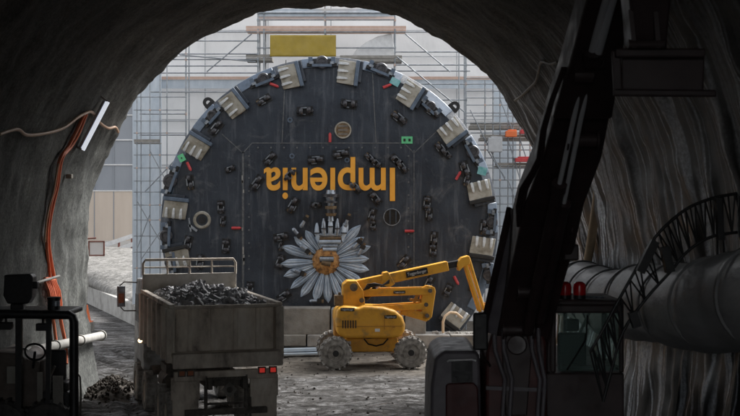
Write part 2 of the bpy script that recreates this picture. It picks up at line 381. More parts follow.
# head wall round the portal
hb = MB()
inner = [(Vector((TX+p.x+rad[i].x*.5, 0, p.y+rad[i].y*.5))) for i, (p, s) in enumerate(ring)][::6]
outer = []
for p in inner:
    a = math.atan2(p.z-4, p.x-TX); c, s_ = math.cos(a), math.sin(a)
    k = min((14/abs(c) if abs(c) > 1e-4 else 1e9), (8.6/abs(s_) if abs(s_) > 1e-4 else 1e9)); outer.append(Vector((TX+c*k, 0, 4+s_*k)))
m_ = len(inner); Y0, Y1 = PORT+.02, PORT+.6
V = [Vector((p.x,Y0,p.z)) for p in inner]+[Vector((p.x,Y0,p.z)) for p in outer]+[Vector((p.x,Y1-.5,p.z)) for p in inner]+[Vector((p.x,Y1,p.z)) for p in outer]
FS = []
for i in range(m_-1):
    FS += [(i,i+1,m_+i+1,m_+i), (2*m_+i,3*m_+i,3*m_+i+1,2*m_+i+1), (m_+i,m_+i+1,3*m_+i+1,3*m_+i)]
hb.add(V, FS); tag(hb.build('portal_wall', 'concreted'), 'grey concrete head wall round the outside of the tunnel mouth', 'wall')

# ------------------------------------------------------------------ ground
def axis(lo, hi, dlo, dhi, fine, coarse):
    a = []; x = lo
    while x < dlo: a.append(x); x += coarse
    x = dlo
    while x < dhi: a.append(x); x += fine
    x = dhi
    while x <= hi: a.append(x); x += coarse
    return a
gx = axis(-60, 60, -13, 7.5, .07, 2.5); gy = axis(-5, 140, 27, 49, .06, 2.5)
def rut(d, w=.22): return -math.exp(-(d/w)**2)+.6*math.exp(-((abs(d)-w*1.9)/(w*.8))**2)
RUT = [0.0]
def gz(x, y):
    RUT[0] = 0.0
    if not (-13 <= x <= 7.6 and 26 <= y <= 49.2): return 0
    q = Vector((x, y, 0)); wob = .35*noise.noise(q*.35)
    z = .07*noise.noise(q*.45) + .03*noise.noise(q*1.6) + .022*noise.noise(q*4.5) + .018*noise.noise(q*11)
    z += .03*abs(noise.noise(Vector((x*1.2, y*5.5, 3))))
    for c, sl, dep in ((38.0,.02,.04),(36.9,.08,.04),(35.6,.0,.05),(34.0,-.09,.05),(32.6,.06,.05),(38.3,-.16,.04),(36.2,-.24,.04),(34.6,.24,.04)):
        yy = c + sl*(x+2) + .03*(x+2)**2 + wob
        if x > -6.5: RUT[0] = max(RUT[0], math.exp(-((y-yy)/.12)**2)*max(0,min(1,.75+1.2*noise.noise(Vector((x*.8, c, 4))))))
        if x > -6.5: z += .9*dep*rut(y-yy, .16)*(.6+.8*noise.noise(Vector((x*1.3, c, 0))))
    for off in (-1.5, .1, 1.5, 2.9):         # lorry tracks curving out to the left
        xx = -6.4 + off - .3*(y-33) - .012*(y-33)**2 + wob*.6
        if x < -3.0: RUT[0] = max(RUT[0], math.exp(-((x-xx)/.20)**2)*max(0,min(1,.8+1.0*noise.noise(Vector((y*.8, off, 4))))))
        if x < -3.0: z += .075*rut(x-xx, .17)*(.6+.8*noise.noise(Vector((y*1.1, off, 5)))) + (.02*math.sin(y*16+off*4) if abs(x-xx) < .22 else 0)
    e = min(1, (x+13)/1.5, (7.5-x)/1.5, (y-27)/2, (49-y)/2)
    return z*max(0, e)
V = []; RV = []
for y in gy:
    for x in gx: V.append((x, y, gz(x, y))); RV.append(RUT[0])
nx = len(gx)
FS = [(j*nx+i, j*nx+i+1, (j+1)*nx+i+1, (j+1)*nx+i) for j in range(len(gy)-1) for i in range(nx-1)]
me = bpy.data.meshes.new('ground'); me.from_pydata(V, [], FS); me.shade_smooth()
at_ = me.attributes.new('track', 'FLOAT', 'POINT'); at_.data.foreach_set('value', RV)
g = structure(bpy.data.objects.new('ground', me)); COL.objects.link(g)
def ground_mat():
    m = bpy.data.materials.new('wet site mud'); m.use_nodes = True; nt = m.node_tree; N = nt.nodes; L = nt.links
    b = N['Principled BSDF']; tc = N.new('ShaderNodeTexCoord')
    def no(sc, st=(1,1,1), det=8, rough=.65, dist=0):
        mp = N.new('ShaderNodeMapping'); mp.inputs['Scale'].default_value = st; L.new(tc.outputs['Object'], mp.inputs[0])
        x = N.new('ShaderNodeTexNoise'); x.inputs['Scale'].default_value = sc; x.inputs['Detail'].default_value = det; x.inputs['Roughness'].default_value = rough; x.inputs['Distortion'].default_value = dist
        L.new(mp.outputs[0], x.inputs['Vector']); return x
    def ramp(src, stops):
        c = N.new('ShaderNodeValToRGB'); e = c.color_ramp.elements
        e[0].position, e[0].color = stops[0][0], (*stops[0][1],1); e[1].position, e[1].color = stops[-1][0], (*stops[-1][1],1)
        for p_, col in stops[1:-1]: x = e.new(p_); x.color = (*col,1)
        L.new(src, c.inputs[0]); return c
    a = ramp(no(2.6, (.55,1.3,1), 13, .82, .9).outputs[0], [(.42,(.022,.020,.018)), (.48,(.045,.042,.039)), (.53,(.10,.095,.092)), (.58,(.20,.197,.196)), (.66,(.42,.42,.43))])
    dry = ramp(no(2.2).outputs[0], [(.35,(.07,.060,.050)), (.65,(.17,.152,.13))])
    sp = N.new('ShaderNodeSeparateXYZ'); L.new(tc.outputs['Object'], sp.inputs[0])
    wn = no(.35); ad = N.new('ShaderNodeMath'); ad.operation = 'MULTIPLY_ADD'; ad.inputs[1].default_value = 3.0; L.new(wn.outputs[0], ad.inputs[0]); L.new(sp.outputs[1], ad.inputs[2])
    mr = N.new('ShaderNodeMapRange'); mr.inputs[1].default_value = 40.6; mr.inputs[2].default_value = 42.0; L.new(ad.outputs[0], mr.inputs[0])
    xr = N.new('ShaderNodeMapRange'); xr.inputs[1].default_value = -7.0; xr.inputs[2].default_value = -4.5; L.new(sp.outputs[0], xr.inputs[0])
    mm = N.new('ShaderNodeMath'); mm.operation = 'MULTIPLY'; L.new(mr.outputs[0], mm.inputs[0]); L.new(xr.outputs[0], mm.inputs[1])
    mx = N.new('ShaderNodeMixRGB'); L.new(mm.outputs[0], mx.inputs[0]); L.new(a.outputs[0], mx.inputs[1]); L.new(dry.outputs[0], mx.inputs[2])
    at = N.new('ShaderNodeAttribute'); at.attribute_name = 'track'
    wet = N.new('ShaderNodeMixRGB'); wet.inputs[2].default_value = (.020,.018,.016,1); wm = N.new('ShaderNodeMath'); wm.operation = 'MULTIPLY'; wm.inputs[1].default_value = .85; L.new(at.outputs['Fac'], wm.inputs[0]); L.new(wm.outputs[0], wet.inputs[0]); L.new(mx.outputs[0], wet.inputs[1])
    L.new(wet.outputs[0], b.inputs['Base Color'])
    r = ramp(no(.8, (.6,1.6,1)).outputs[0], [(.36,(.15,.15,.15)), (.43,(.45,.45,.45)), (.55,(.85,.85,.85))])
    rm = N.new('ShaderNodeMixRGB'); rm.inputs[2].default_value = (.85,.85,.85,1); L.new(mm.outputs[0], rm.inputs[0]); L.new(r.outputs[0], rm.inputs[1]); L.new(rm.outputs[0], b.inputs['Roughness'])
    b.inputs['Specular IOR Level'].default_value = .13
    bp = N.new('ShaderNodeBump'); bp.inputs['Distance'].default_value = .06; bp.inputs['Strength'].default_value = 1
    L.new(no(4, (.8,1.8,1), 12, .8, .5).outputs[0], bp.inputs['Height']); L.new(bp.outputs[0], b.inputs['Normal'])
    return m
me.materials.append(ground_mat())
# loose clods and stones
cl = MB(); rnd = random.Random(3)
for i in range(620):
    x = rnd.uniform(-8.4, 3.5); y = rnd.uniform(29, 46.2)
    cl.rock((x, y, gz(x,y)+.01), rnd.choice((.015,.02,.03,.03,.045)), i, 1)
tag(cl.build('clods', 'mudpile'), kind='stuff')

# ramp with slurry climbing to the left, behind its low wall
A = P(84,283,1); 
wa = Vector((-16.3,71,0)); wb = Vector((-8.6,51.5,0))
rmesh = MB(); nxr, nyr = 60, 50; V = []
for j in range(nyr+1):
    for i in range(nxr+1):
        t = i/nxr; u = j/nyr
        base = wa.lerp(wb, t); away = Vector((-.25, 1, 0)).normalized()
        # push the far edge out to the cladding
        far = Vector((-27+17*t, 79.5-10*t*t, 0)); p = base.lerp(far, u)
        z = .75+ 2.5*u**.9*(1-.25*t) + .14*noise.noise(p*.6)+.05*noise.noise(p*2.4)
        V.append((p.x, p.y, z))
FS = [(j*(nxr+1)+i, j*(nxr+1)+i+1, (j+1)*(nxr+1)+i+1, (j+1)*(nxr+1)+i) for j in range(nyr) for i in range(nxr)]
rmesh.add(V, FS); o = structure(rmesh.build('ramp', 'ramp', smooth=60))
lw = MB(); dirv = (wb-wa).normalized(); perp = Vector((dirv.y, -dirv.x, 0))
lw.use('concrete').bar(wa+Vector((0,0,.45)), wb+Vector((0,0,.45)), .35, .95)
for k in range(12):
    p = wa.lerp(wb, (k+.5)/12) + perp*-.19; lw.use('concreted').box(p+Vector((0,0,.45)), (.05,.07,.88), (0,0,math.atan2(dirv.y,dirv.x)))
tag(lw.build('retaining_wall', bevel=.02), 'low pale concrete wall holding back the grey slope beyond the left tunnel edge', 'wall')

# cladding behind the ramp
hd = empty('site_hoarding', (-17,81,3), 0, 'grey and beige clad fence high on the left behind the muddy slope', 'hoarding')
b = MB(); b.box((-4,0,6.2), (22,.3,6.0)); b.build('grey_cladding', 'hoardgrey', hd)
b = MB(); b.box((-4,-.03,1.6), (22,.3,3.2)); b.build('beige_cladding', 'hoardbeige', hd)
b = MB()
for z in (3.22, 4.9, 6.5, 8.1): b.box((-4,-.2,z), (22,.05,.07))
b.build('rail', 'white', hd)
b = MB()
for i in range(18): b.box((-14.5+1.25*i,-.185,4.6), (.05,.04,9.0))
b.build('joint', 'hoardgrey', hd)
gr = empty('guard_rail', (-17,76,2.2), 0, 'double white guard rail sloping up in front of the beige cladding', 'guard rail')
for k, (ya, yb) in enumerate(((252,236),(262,244))):
    pa = P(78, ya+2, 77)-gr.location; pb = P(150, yb-6, 77)-gr.location
    b = MB(); b.bar(pa, pb, .08, .26); b.build('rail', 'white', gr)
for k in range(6):
    p = P(80+13*k, 258-4.4*k, 77.1)-gr.location
    b = MB(); b.box(p-Vector((0,0,.5)), (.12,.12,1.8)); b.build('post', 'signframe', gr)

# ------------------------------------------------------------------ white sheeted wall and scaffolding
bd = empty('sheeted_wall', (6,58,0), 0, 'tall white sheeted wall filling the background behind the scaffolding', 'wall')
sh = MB(); nxs, nzs = 120, 70; V = []
for j in range(nzs+1):
    for i in range(nxs+1):
        x = -16.9 + 36*i/nxs; z = 15.6*j/nzs
        V.append((x, .10*noise.noise(Vector((x*.5, 0, z*.35)))+.03*noise.noise(Vector((x*2.2, 1, z*.9)))+.12*math.sin(z*.9)**8*.5, z))
sh.add(V, [(j*(nxs+1)+i, j*(nxs+1)+i+1, (j+1)*(nxs+1)+i+1, (j+1)*(nxs+1)+i) for j in range(nzs) for i in range(nxs)])
sh.build('sheeting', 'backdrop', bd, smooth=60)
b = MB(); b.box((1.1,.45,7.8), (36,.3,15.6)); b.build('backing', 'concrete', bd)
for i in range(13):
    b = MB(); b.box((-16.5+2.9*i,-.16,7.8), (.05,.03,15.6)); b.build('seam', 'seam', bd)
for z in (2.4,4.8,7.2,9.3,12.2,13.4,15):
    b = MB(); b.box((1.1,-.2,z), (36,.03,.045)); b.build('cross_seam', 'seam', bd)
# long strip of netting with reddish board
st = empty('toe_board_strip', P(340,85,57.2), 0, 'long reddish board above grey blue netting across the white wall', 'netting strip')
o0 = st.location
b = MB(); a_ = P(100,84,57.2)-o0; c_ = P(560,84,57.2)-o0; b.bar(a_+Vector((0,0,0)), c_, .05, .40); b.build('netting', 'netting', st)
b = MB(); b.bar(a_+Vector((0,-.06,.27)), c_+Vector((0,-.06,.27)), .04, .13); b.build('board', 'redboard', st)

def scaffold(name, label, d, ups, hors, diags, decks, r=.028, clamps=True, dy=.9, back=True):
    e = empty(name, P((ups[0][0]+ups[-1][0])/2, 300, d), 0, label, 'scaffolding', 'scaffolding round the cutting wheel'); e.location.z = 0; o0 = e.location.copy()
    for (x, ya, yb) in ups:
        for k in (0, 1) if back else (0,):
            b = MB(); b.use('scaf').cyl(P(x,ya,d)-o0+Vector((0,dy*k,0)), P(x,yb,d)-o0+Vector((0,dy*k,0)), r*1.15, n=8)
            if k == 0:
                for (y_, xa, xb) in hors:
                    if xa-3 <= x <= xb+3 and ya <= y_ <= yb: b.use('redboard' if (int(x)+int(y_)) % 5 == 0 else 'scaf').box(P(x,y_,d)-o0+Vector((0,-.02,0)), (r*3.0,.10,r*3.4)).use('scaf')
            b.build('upright', 'scaf', e)
    for (y_, xa, xb) in hors:
        b = MB(); b.cyl(P(xa,y_,d)-o0+Vector((0,-.05,0)), P(xb,y_,d)-o0+Vector((0,-.05,0)), r, n=8); b.build('ledger', 'scaf', e)
    for (xa, ya, xb, yb) in diags:
        b = MB(); b.cyl(P(xa,ya,d)-o0+Vector((0,-.1,0)), P(xb,yb,d)-o0+Vector((0,-.1,0)), r, n=8); b.build('brace', 'scaf', e)
    for (y_, xa, xb, th, mt) in decks:
        pa = P(xa,y_,d)-o0; pb = P(xb,y_,d)-o0
        b = MB(); b.box((pa+pb)/2+Vector((0,dy/2,0)), ((pb-pa).length, dy, th)); b.build('deck', mt, e, bevel=.01)
        b = MB()
        b.box((pa+pb)/2+Vector((0,-.02,th/2+.07)), ((pb-pa).length, .03, .12)); b.build('toe_board', mt, e)
    return e
scaffold('scaffolding', 'wide galvanised scaffolding with boarded decks directly behind the cutting wheel', 54,
    [(186,20,345),(258,-10,345),(264,-10,200),(325,-10,200),(395,-10,345),(466,40,345)],
    [(13,258,395),(32,190,470),(41,190,258),(54,170,258),(59.5,160,258),(66,160,258),(73,150,258),(92,150,258),(114,140,187),(135,140,187),
     (20,258,395),(48,258,395),(52,395,470),(65,395,485),(71,395,470),(84,395,470),(100,395,466),(128,440,466)],
    [(252,34,207,72),(180,55,256,62),(397,57,464,112),(405,34,450,72),(185,150,145,192)],
    [(30,246,406,.09,'redboard'),(59,246,272,.14,'scafdeck'),(60,340,402,.14,'scafdeck'),(14,258,395,.2,'netting')])
scaffold('scaffolding', 'narrow bluish scaffolding tower at the far left between the beige cladding and the cutting wheel', 52,
    [(137,60,320),(141,60,320),(150,60,320),(160,60,300),(167,60,300)],
    [(y_,134,187) for y_ in (97,110,121,133,155,168,181,192,205,220,236,252,268)],
    [(150,150,166,180),(137,200,160,240),(150,215,137,250),(141,260,165,225)],
    [(143,134,160,.05,'scafdeck')], r=.019, dy=.4, back=False)
scaffold('scaffolding', 'dense scaffolding bays on the right with sloping braces and red items on a deck', 53,
    [(459,40,330),(485,80,330),(500,60,330),(493,84,330),(508,84,330),(513,84,330),(520,100,330),(530,84,330),(536,84,330),(541,84,330),(556,84,330)],
    [(y_,466,560) for y_ in (78,84,91,98,105,113,116,123,133,145,150,158,168,180,188,196,204,212,226,240,255)],
    [(508,140,520,180),(520,140,533,180),(500,100,512,130),(487,150,505,178),(508,180,520,215),(522,180,534,215),(470,110,505,180),(540,140,552,180)],
    [(127,470,532,.16,'scafdeck'),(139,480,560,.12,'scafdeck'),(167,495,560,.1,'scafdeck')], r=.023, back=False)
nt_ = MB(); p = P(147,190,56.2); nt_.box(p, (1.3,.04,13)); tag(nt_.build('netting', 'netting'), 'tall bluish protective netting hanging behind the far left scaffolding tower', 'netting')
nt_ = MB(); p = P(505,190,56.2); nt_.box(p, (1.0,.04,9)); tag(nt_.build('netting', 'netting'), 'bluish netting strip hanging behind the scaffolding bays on the right', 'netting')
# tarpaulin on the rail
tp = MB(); V = []
for j in range(13):
    for i in range(41):
        q = P(270+66*i/40, 35+21.5*j/12, 53.8); q.y += .03*noise.noise(Vector((i*.3, j*.15, 0))); V.append(q)
tp.add(V, [(j*41+i, j*41+i+1, (j+1)*41+i+1, (j+1)*41+i) for j in range(12) for i in range(40)])
o = tp.build('tarpaulin', 'mustard', smooth=60); so = o.modifiers.new('thick', 'SOLIDIFY'); so.thickness = .02
tag(o, 'mustard yellow tarpaulin rectangle hung on the scaffolding above the cutting wheel', 'tarpaulin')
for (x0, x1, y0, y1, mt, lb) in ((320,328,-4,5,'orange','small orange box fixed high on the middle scaffolding pole'),
                                 (336,358,-3,5,'redboard','row of pale orange panels on the top deck right of the middle pole')):
    b = MB(); a_ = P(x0,y0,53.7); c_ = P(x1,y1,53.7); b.box((a_+c_)/2, (c_.x-a_.x, .12, a_.z-c_.z)); tag(b.build('panel', mt, bevel=.01), lb, 'panel', 'panels on the top deck')
for (x, y_, w, h, mt, lb) in ((511,134,11,6,'conemat','bright orange red crate on the upper deck of the right scaffolding'),
                             (527,132,14,4,'red','dull red stack of boards on the upper deck beside the orange crate'),
                             (523,160,16,4,'red','dull red boards on the lower deck of the right scaffolding'),
                             (495,145,14,14,'seam','grey bundle hanging in the scaffolding right of the cutting wheel')):
    b = MB(); c_ = P(x,y_,52.8); b.box(c_, (w/23.7,.4,h/23.7)).box(c_+Vector((.05,.05,h/47.4+.03)), (w/30,.3,.06)); tag(b.build('site_box', mt, bevel=.02), lb, 'box', 'items on the right scaffolding')
# white draped bundle on the deck, right of the tarpaulin
b = MB(); c_ = P(385,48,54.2)
prof_ = [P(350,58,54.2),P(356,50,54.2),P(366,42,54.2),P(378,36,54.2),P(392,33,54.2),P(396,58,54.2)]
b.prism(prof_, (0,.5,0)); tag(b.build('draped_sheet', 'white', bevel=.06), 'white sheet draped over goods on the deck right of the mustard tarpaulin', 'sheet')

# ------------------------------------------------------------------ cutterhead
CD = 47.5; KP = F/CD
cc = P(329,226,CD); RO = 170/KP
ch = empty('cutterhead', cc, 0, 'huge round dark grey tunnel boring cutting wheel with a flower and orange lettering', 'cutting wheel')
def C(px, py, out=0): v = P(px, py, CD)-cc; return Vector((v.x, -out, v.z))
b = MB(); b.lathe([(0,0),(RO-.36,0),(RO-.33,.02),(RO-.02,.30),(RO,.36),(RO,1.6),(RO-.25,2.1),(0,2.2)], (0,0,0), (0,1,0), n=128)
b.build('face_plate', 'plate', ch, smooth=25)
def ringarc(a0, a1, r0, r1, y0, y1, n=14):     # arc block following the rim
    inn = []; mb = MB(); secs = []
    for k in range(n+1):
        a = a0+(a1-a0)*k/n; c, s = math.cos(a), math.sin(a)
        secs.append([Vector((c*r0,y0,s*r0)), Vector((c*r1,y0+.30,s*r1)), Vector((c*r1,y1,s*r1)), Vector((c*r0,y1,s*r0))])
    mb.loft(secs); return mb
def polar(px, py): v = C(px,py); return math.atan2(v.z, v.x)
angs = [polar(*p) for p in ((173,209),(194,146),(232,104),(289,74),(347,73),(409,94),(451,131),(482,190),(486,247),(458,318))]
angs += [R(-58), R(-80), R(-104), R(-126), R(-148), R(-168)]
# raised segment skins between the buckets
for i, a in enumerate(sorted(angs, reverse=True)):
    nxt = sorted(angs, reverse=True)[(i+1) % len(angs)]; dd = (a-nxt) % (2*PI)
    if dd > R(12): ringarc(a-.09, a-dd+.09, RO-.40, RO-.01, -.06, .3, 12).build('rim_segment', 'bluesteel', ch, bevel=.03, smooth=30)
def frame(a, r):
    er = Vector((math.cos(a),0,math.sin(a))); et = Vector((-math.sin(a),0,math.cos(a))); return er*r, er, et
for i, a in enumerate(angs):
    o_, er, et = frame(a, RO-.60); N_ = Vector((0,-1,0))
    rm = Matrix((er, N_, et)).transposed()           # local x = outwards, y = towards viewer, z = counter-clockwise
    def pt(x, y, z): return o_+er*(x*.86)+N_*y*.8+et*(z*.84)
    # plate: wedge, thick at the holder, thin at the teeth
    b = MB(); outl = [pt(-.52,.03,-.30),pt(-.52,.22,-.36),pt(-.47,.07,.42),pt(-.47,.03,.42)]
    out2 = [pt(.50,.03,-.30),pt(.50,.24,-.36),pt(.56,.09,.42),pt(.56,.03,.42)]
    b.loft([outl, out2]); bk = b.build('bucket_plate', 'tooth_plate', ch, bevel=.015)
    for k, x in enumerate((-.26,.06,.38)):
        if i in (7,8,9,0) and k == 0: pass
        t = MB(); sec = []
        for z, w, y0, y1 in ((-.06,.03,.15,.18),(.02,.045,.12,.24),(.22,.055,.06,.23),(.38,.062,.02,.18),(.44,.045,.02,.10)):
            sec.append([pt(x-w,y0,z),pt(x-w,y1,z),pt(x+w,y1,z),pt(x+w,y0,z)])
        t.loft(sec); t.build('tooth', 'tooth', bk, bevel=.012)
    hbx = MB(); hbx.use('bluesteel' if i < 7 else 'black').box(pt(.02,.14,-.45), (.98,.24,.14), rm).use('plate').box(pt(.1,.08,-.60), (.8,.16,.12), rm)
    hbx.build('tooth_holder', None, ch, bevel=.02)
# panel seams and welds
for (x0,y0,x1,y1) in ((243,152,243,300),(414,150,414,330),(252,143,404,143),(404,143,414,153),(252,143,243,153),(414,153,440,128),(243,153,222,134),(286,60,282,143),(372,62,376,143)):
    b = MB(); b.bar(C(x0,y0,.004), C(x1,y1,.004), .035 if y0 != 152 else .08, .014, up=(0,-1,0)); b.build('weld_seam', 'weld', ch)
b = MB()
rs = random.Random(4)
for k in range(8):
    p = C(243+rs.uniform(-1,1), 170+rs.uniform(0,110), .012); b.box(p, (.05,.01,rs.uniform(.05,.3)))
b.build('weld_residue', 'concrete', ch)
b = MB(); b.cyl((0,0,0), (0,-.024,0), .035, n=6); bolt = b.build('bolt', 'weld', ch); bolt.location = C(249,156)
for q_ in [(249,165+13*k) for k in range(11)]+[(408.5,156+13*k) for k in range(12)]+[(258+13*k,147.5) for k in range(12)]:
    c_ = bolt.copy(); COL.objects.link(c_); c_.parent = ch; c_.location = C(*q_)
# disc cutters: two rollers in a dark pocket
def cutter(px, py, deg, sc=1.0, y=0, kind=0):
    sc *= .9; deg += (px*7+py*3) % 17-8; e = MB(); a = R(deg); ex = Vector((math.cos(a),0,math.sin(a))); ez = Vector((-math.sin(a),0,math.cos(a))); N_ = Vector((0,-1,0)); c = C(px,py,y)
    rm = Matrix((ex, N_, ez)).transposed()
    e.use('black').box(c+N_*.012, (.62*sc,.03,.36*sc), rm)
    e.use('blacksteel')
    for s in (-1,1):
        e.lathe([(.02,-.075*sc),(.13*sc,-.07*sc),(.155*sc,-.02*sc),(.155*sc,.02*sc),(.13*sc,.07*sc),(.02,.075*sc)], c+ex*(s*.15*sc)+N_*.07+ez*(s*.02), ex if kind == 0 else ez, n=18)
    e.use('steel').box(c+N_*.06+ez*.12*sc, (.30*sc,.07,.05*sc), rm).box(c+N_*.05-ez*.13*sc-ex*.08*sc, (.2*sc,.06,.04*sc), rm)
    if kind == 2: e.use('brown').box(c+N_*.05-ex*.26*sc, (.12*sc,.06,.2*sc), rm)
    e.use('blacksteel').cyl(c+N_*.02-ex*.27*sc, c+N_*.13-ex*.24*sc, .07*sc, n=10).cyl(c+N_*.02+ex*.27*sc, c+N_*.13+ex*.24*sc, .07*sc, n=10)
    e.build('disc_cutter', None, ch, smooth=35)
for t in [(216,128,50,1.1,0,1),(230,169,20,.7,0,0),(190,182,100,1,0,2),(257,183,60,1.1,0,1),(221,207,90,.9,0,0),(223,221,80,.7,0,2),
          (270,159,50,1,0,1),(290,175,45,1,0,0),(316,160,5,1.1,0,1),(341,154,5,1.1,0,1),(370,158,-40,.8,0,2),(376,163,-45,.8,0,0),
          (396,160,-40,.9,0,0),(402,167,-45,.9,0,1),(355,187,-35,1,0,1),(375,198,-50,1,0,0),(372,215,80,.9,0,2),(373,225,90,.7,0,0),
          (427,203,80,1,0,0),(429,214,90,.9,0,1),(293,205,55,1.1,0,2),(281,237,10,1,0,1),(281,246,90,.6,0,2),(280,262,70,1,0,0),
          (284,296,40,1,0,1),(305,111,8,1.1,0,0),(264,100,30,1,0,2),(349,104,0,1.1,0,0),(399,118,-35,1.1,0,2),(432,112,-40,1,0,1),
          (441,149,-60,1,0,2),(447,154,-50,.7,0,0),(465,169,-70,1.1,0,1),(467,180,80,.8,0,2),(434,238,80,.9,0,1),(433,250,90,.9,0,0),(429,283,60,1,0,1),
          (404,262,45,1,0,2),(316,205,0,.7,0,0),(188,243,80,1,0,2),(226,246,85,1,0,0),(200,262,80,1,0,1),(226,280,90,1,0,1),(250,288,80,.9,0,0),(484,227,85,1,0,2),
          (448,290,60,.9,0,0),(474,285,70,1,0,1)]:
    cutter(*t)
for t in [(322,63,0,1.2),(381,70,-22,1.2),(264,80,22,1.2),(171,181,70,1.3),(167,236,88,1.2),(472,152,-62,1.2),(213,116,48,1.0),(430,107,-42,1.0),(492,222,85,1.1),(172,262,95,1.2),(489,275,100,1.1)]:
    e = MB(); a = R(t[2]); ex = Vector((math.cos(a),0,math.sin(a))); ez = Vector((-math.sin(a),0,math.cos(a))); N_ = Vector((0,-1,0)); c = C(t[0],t[1],.03); rm = Matrix((ex,N_,ez)).transposed(); s = t[3]
    e.use('black').box(c-ez*.07, (.95*s,.14,.12), rm).box(c+ez*.05, (.7*s,.2,.2), rm).use('blacksteel').lathe([(.03,-.05),(.19*s,-.04),(.21*s,0),(.19*s,.04),(.13*s,.05),(.12*s,.02),(.03,.02)], c+N_*.09+ez*.02, N_, n=22).use('bluesteel').box(c+N_*.10-ez*.10, (.62*s,.12,.10), rm).box(c+N_*.05+ez*.1-ex*.36*s, (.16,.16,.22), rm).box(c+N_*.05+ez*.1+ex*.36*s, (.16,.16,.22), rm)
    e.use('steel').box(c+N_*.12-ex*.33*s, (.16,.08,.1), rm).box(c+N_*.12+ex*.33*s, (.16,.08,.1), rm)
    e.build('rim_cutter', None, ch, smooth=35)
# lifting eyes outside the rim
for (px, py, deg) in ((209,104,50),(455,106,-48)):
    a = polar(px, py); er = Vector((math.cos(a),0,math.sin(a))); q = C(px,py)
    q = er*(RO+.10); e = MB(); e.lathe([(.08,-.05),(.20,-.05),(.20,.05),(.08,.05)], q+er*.08+Vector((0,.5,0)), (0,1,0), n=20, closed=True)
    e.bar(q-er*.2+Vector((0,.5,0)), q+er*.05+Vector((0,.5,0)), .42, .12, up=(0,-1,0)); e.build('lifting_eye', 'black', ch, smooth=35)
for (px, py, deg) in ((274,85,-22),(189,166,-65),(236,228,0),(330,138,90),(387,86,22),(458,176,60),(409,231,0),(456,280,-62)):
    a = R(deg); ex = Vector((math.cos(a),0,math.sin(a))); e = MB(); c = C(px,py,.05)
    e.cyl(c-ex*.16, c+ex*.16, .055, n=10).cyl(c+ex*.16, c+ex*.2, .03, n=8); e.build('red_marker', 'red', ch, smooth=40)
e = MB(); e.use('brown').lathe([(0,.0),(.30,0),(.32,-.01)][:2]+[(.30,.03),(0,.03)], C(343,130,0), (0,-1,0), n=28)
e.use('tooth_plate').lathe([(.27,0),(.32,0),(.32,.05),(.27,.05)], C(343,130,0), (0,-1,0), n=28, closed=True)
for k in (-1,0,1): e.use('concreted').box(C(343,130+k*4,.035), (.36,.015,.05))
e.build('access_plate', None, ch)
e = MB(); e.use('black').lathe([(0,0),(.30,0),(.30,.012),(0,.012)], C(392,217,0), (0,-1,0), n=28); e.use('steel').lathe([(.30,0),(.33,0),(.33,.05),(.30,.05)], C(392,217,0), (0,-1,0), n=28, closed=True)
e.use('plate').box(C(390,217,.03), (.06,.04,.54)).box(C(396,217,.03), (.06,.04,.45)); e.build('muck_opening', None, ch)
e = MB(); e.use('black').lathe([(0,0),(.14,0),(.14,.02),(0,.02)], C(202,220,0), (0,-1,0), n=24); e.use('tooth_plate').lathe([(.22,0),(.34,0),(.30,.05),(.24,.05)], C(202,220,0), (0,-1,0), n=24, closed=True)
e.use('steel').bar(C(189,225,.03), C(197,231,.03), .09, .04, up=(0,-1,0)).bar(C(189,218,.03), C(191,232,.03), .06, .04, up=(0,-1,0)); e.build('nozzle_ring', None, ch)
for (px, py) in ((292,156),(290,120),(347,160)):
    e = MB(); e.lathe([(.05,0),(.10,0),(.10,.03),(.05,.03)], C(px,py), (0,-1,0), n=16, closed=True); e.build('small_ring', 'bluesteel', ch)
e = MB(); e.use('green').box(C(407,140,.015), (.42,.03,.27)); e.use('black').box(C(404.5,140,.035), (.08,.02,.10)).box(C(409.5,140,.035), (.08,.02,.10)); e.build('green_tag', None, ch)
e = MB(); e.use('teal').box(C(482,171,.09), (.34,.03,.3), (0,R(15),0)); e.build('sticker', None, ch)
e = MB(); e.use('teal').box(C(395,82,.09), (.36,.03,.26), (0,R(28),0)); e.build('sticker', None, ch)
e = MB(); e.use('green').box(C(182,158,.09), (.24,.03,.28), (0,R(-28),0)).use('black').box(C(182,158,.11), (.05,.02,.05)); e.build('sticker', None, ch)
# lettering, upside down because the wheel has turned
textmesh('lettering', 'Implenia', 131/KP, 34/KP, .03, 'orange', ch, upright(C(329.5,168.5,.018), PI), .73)
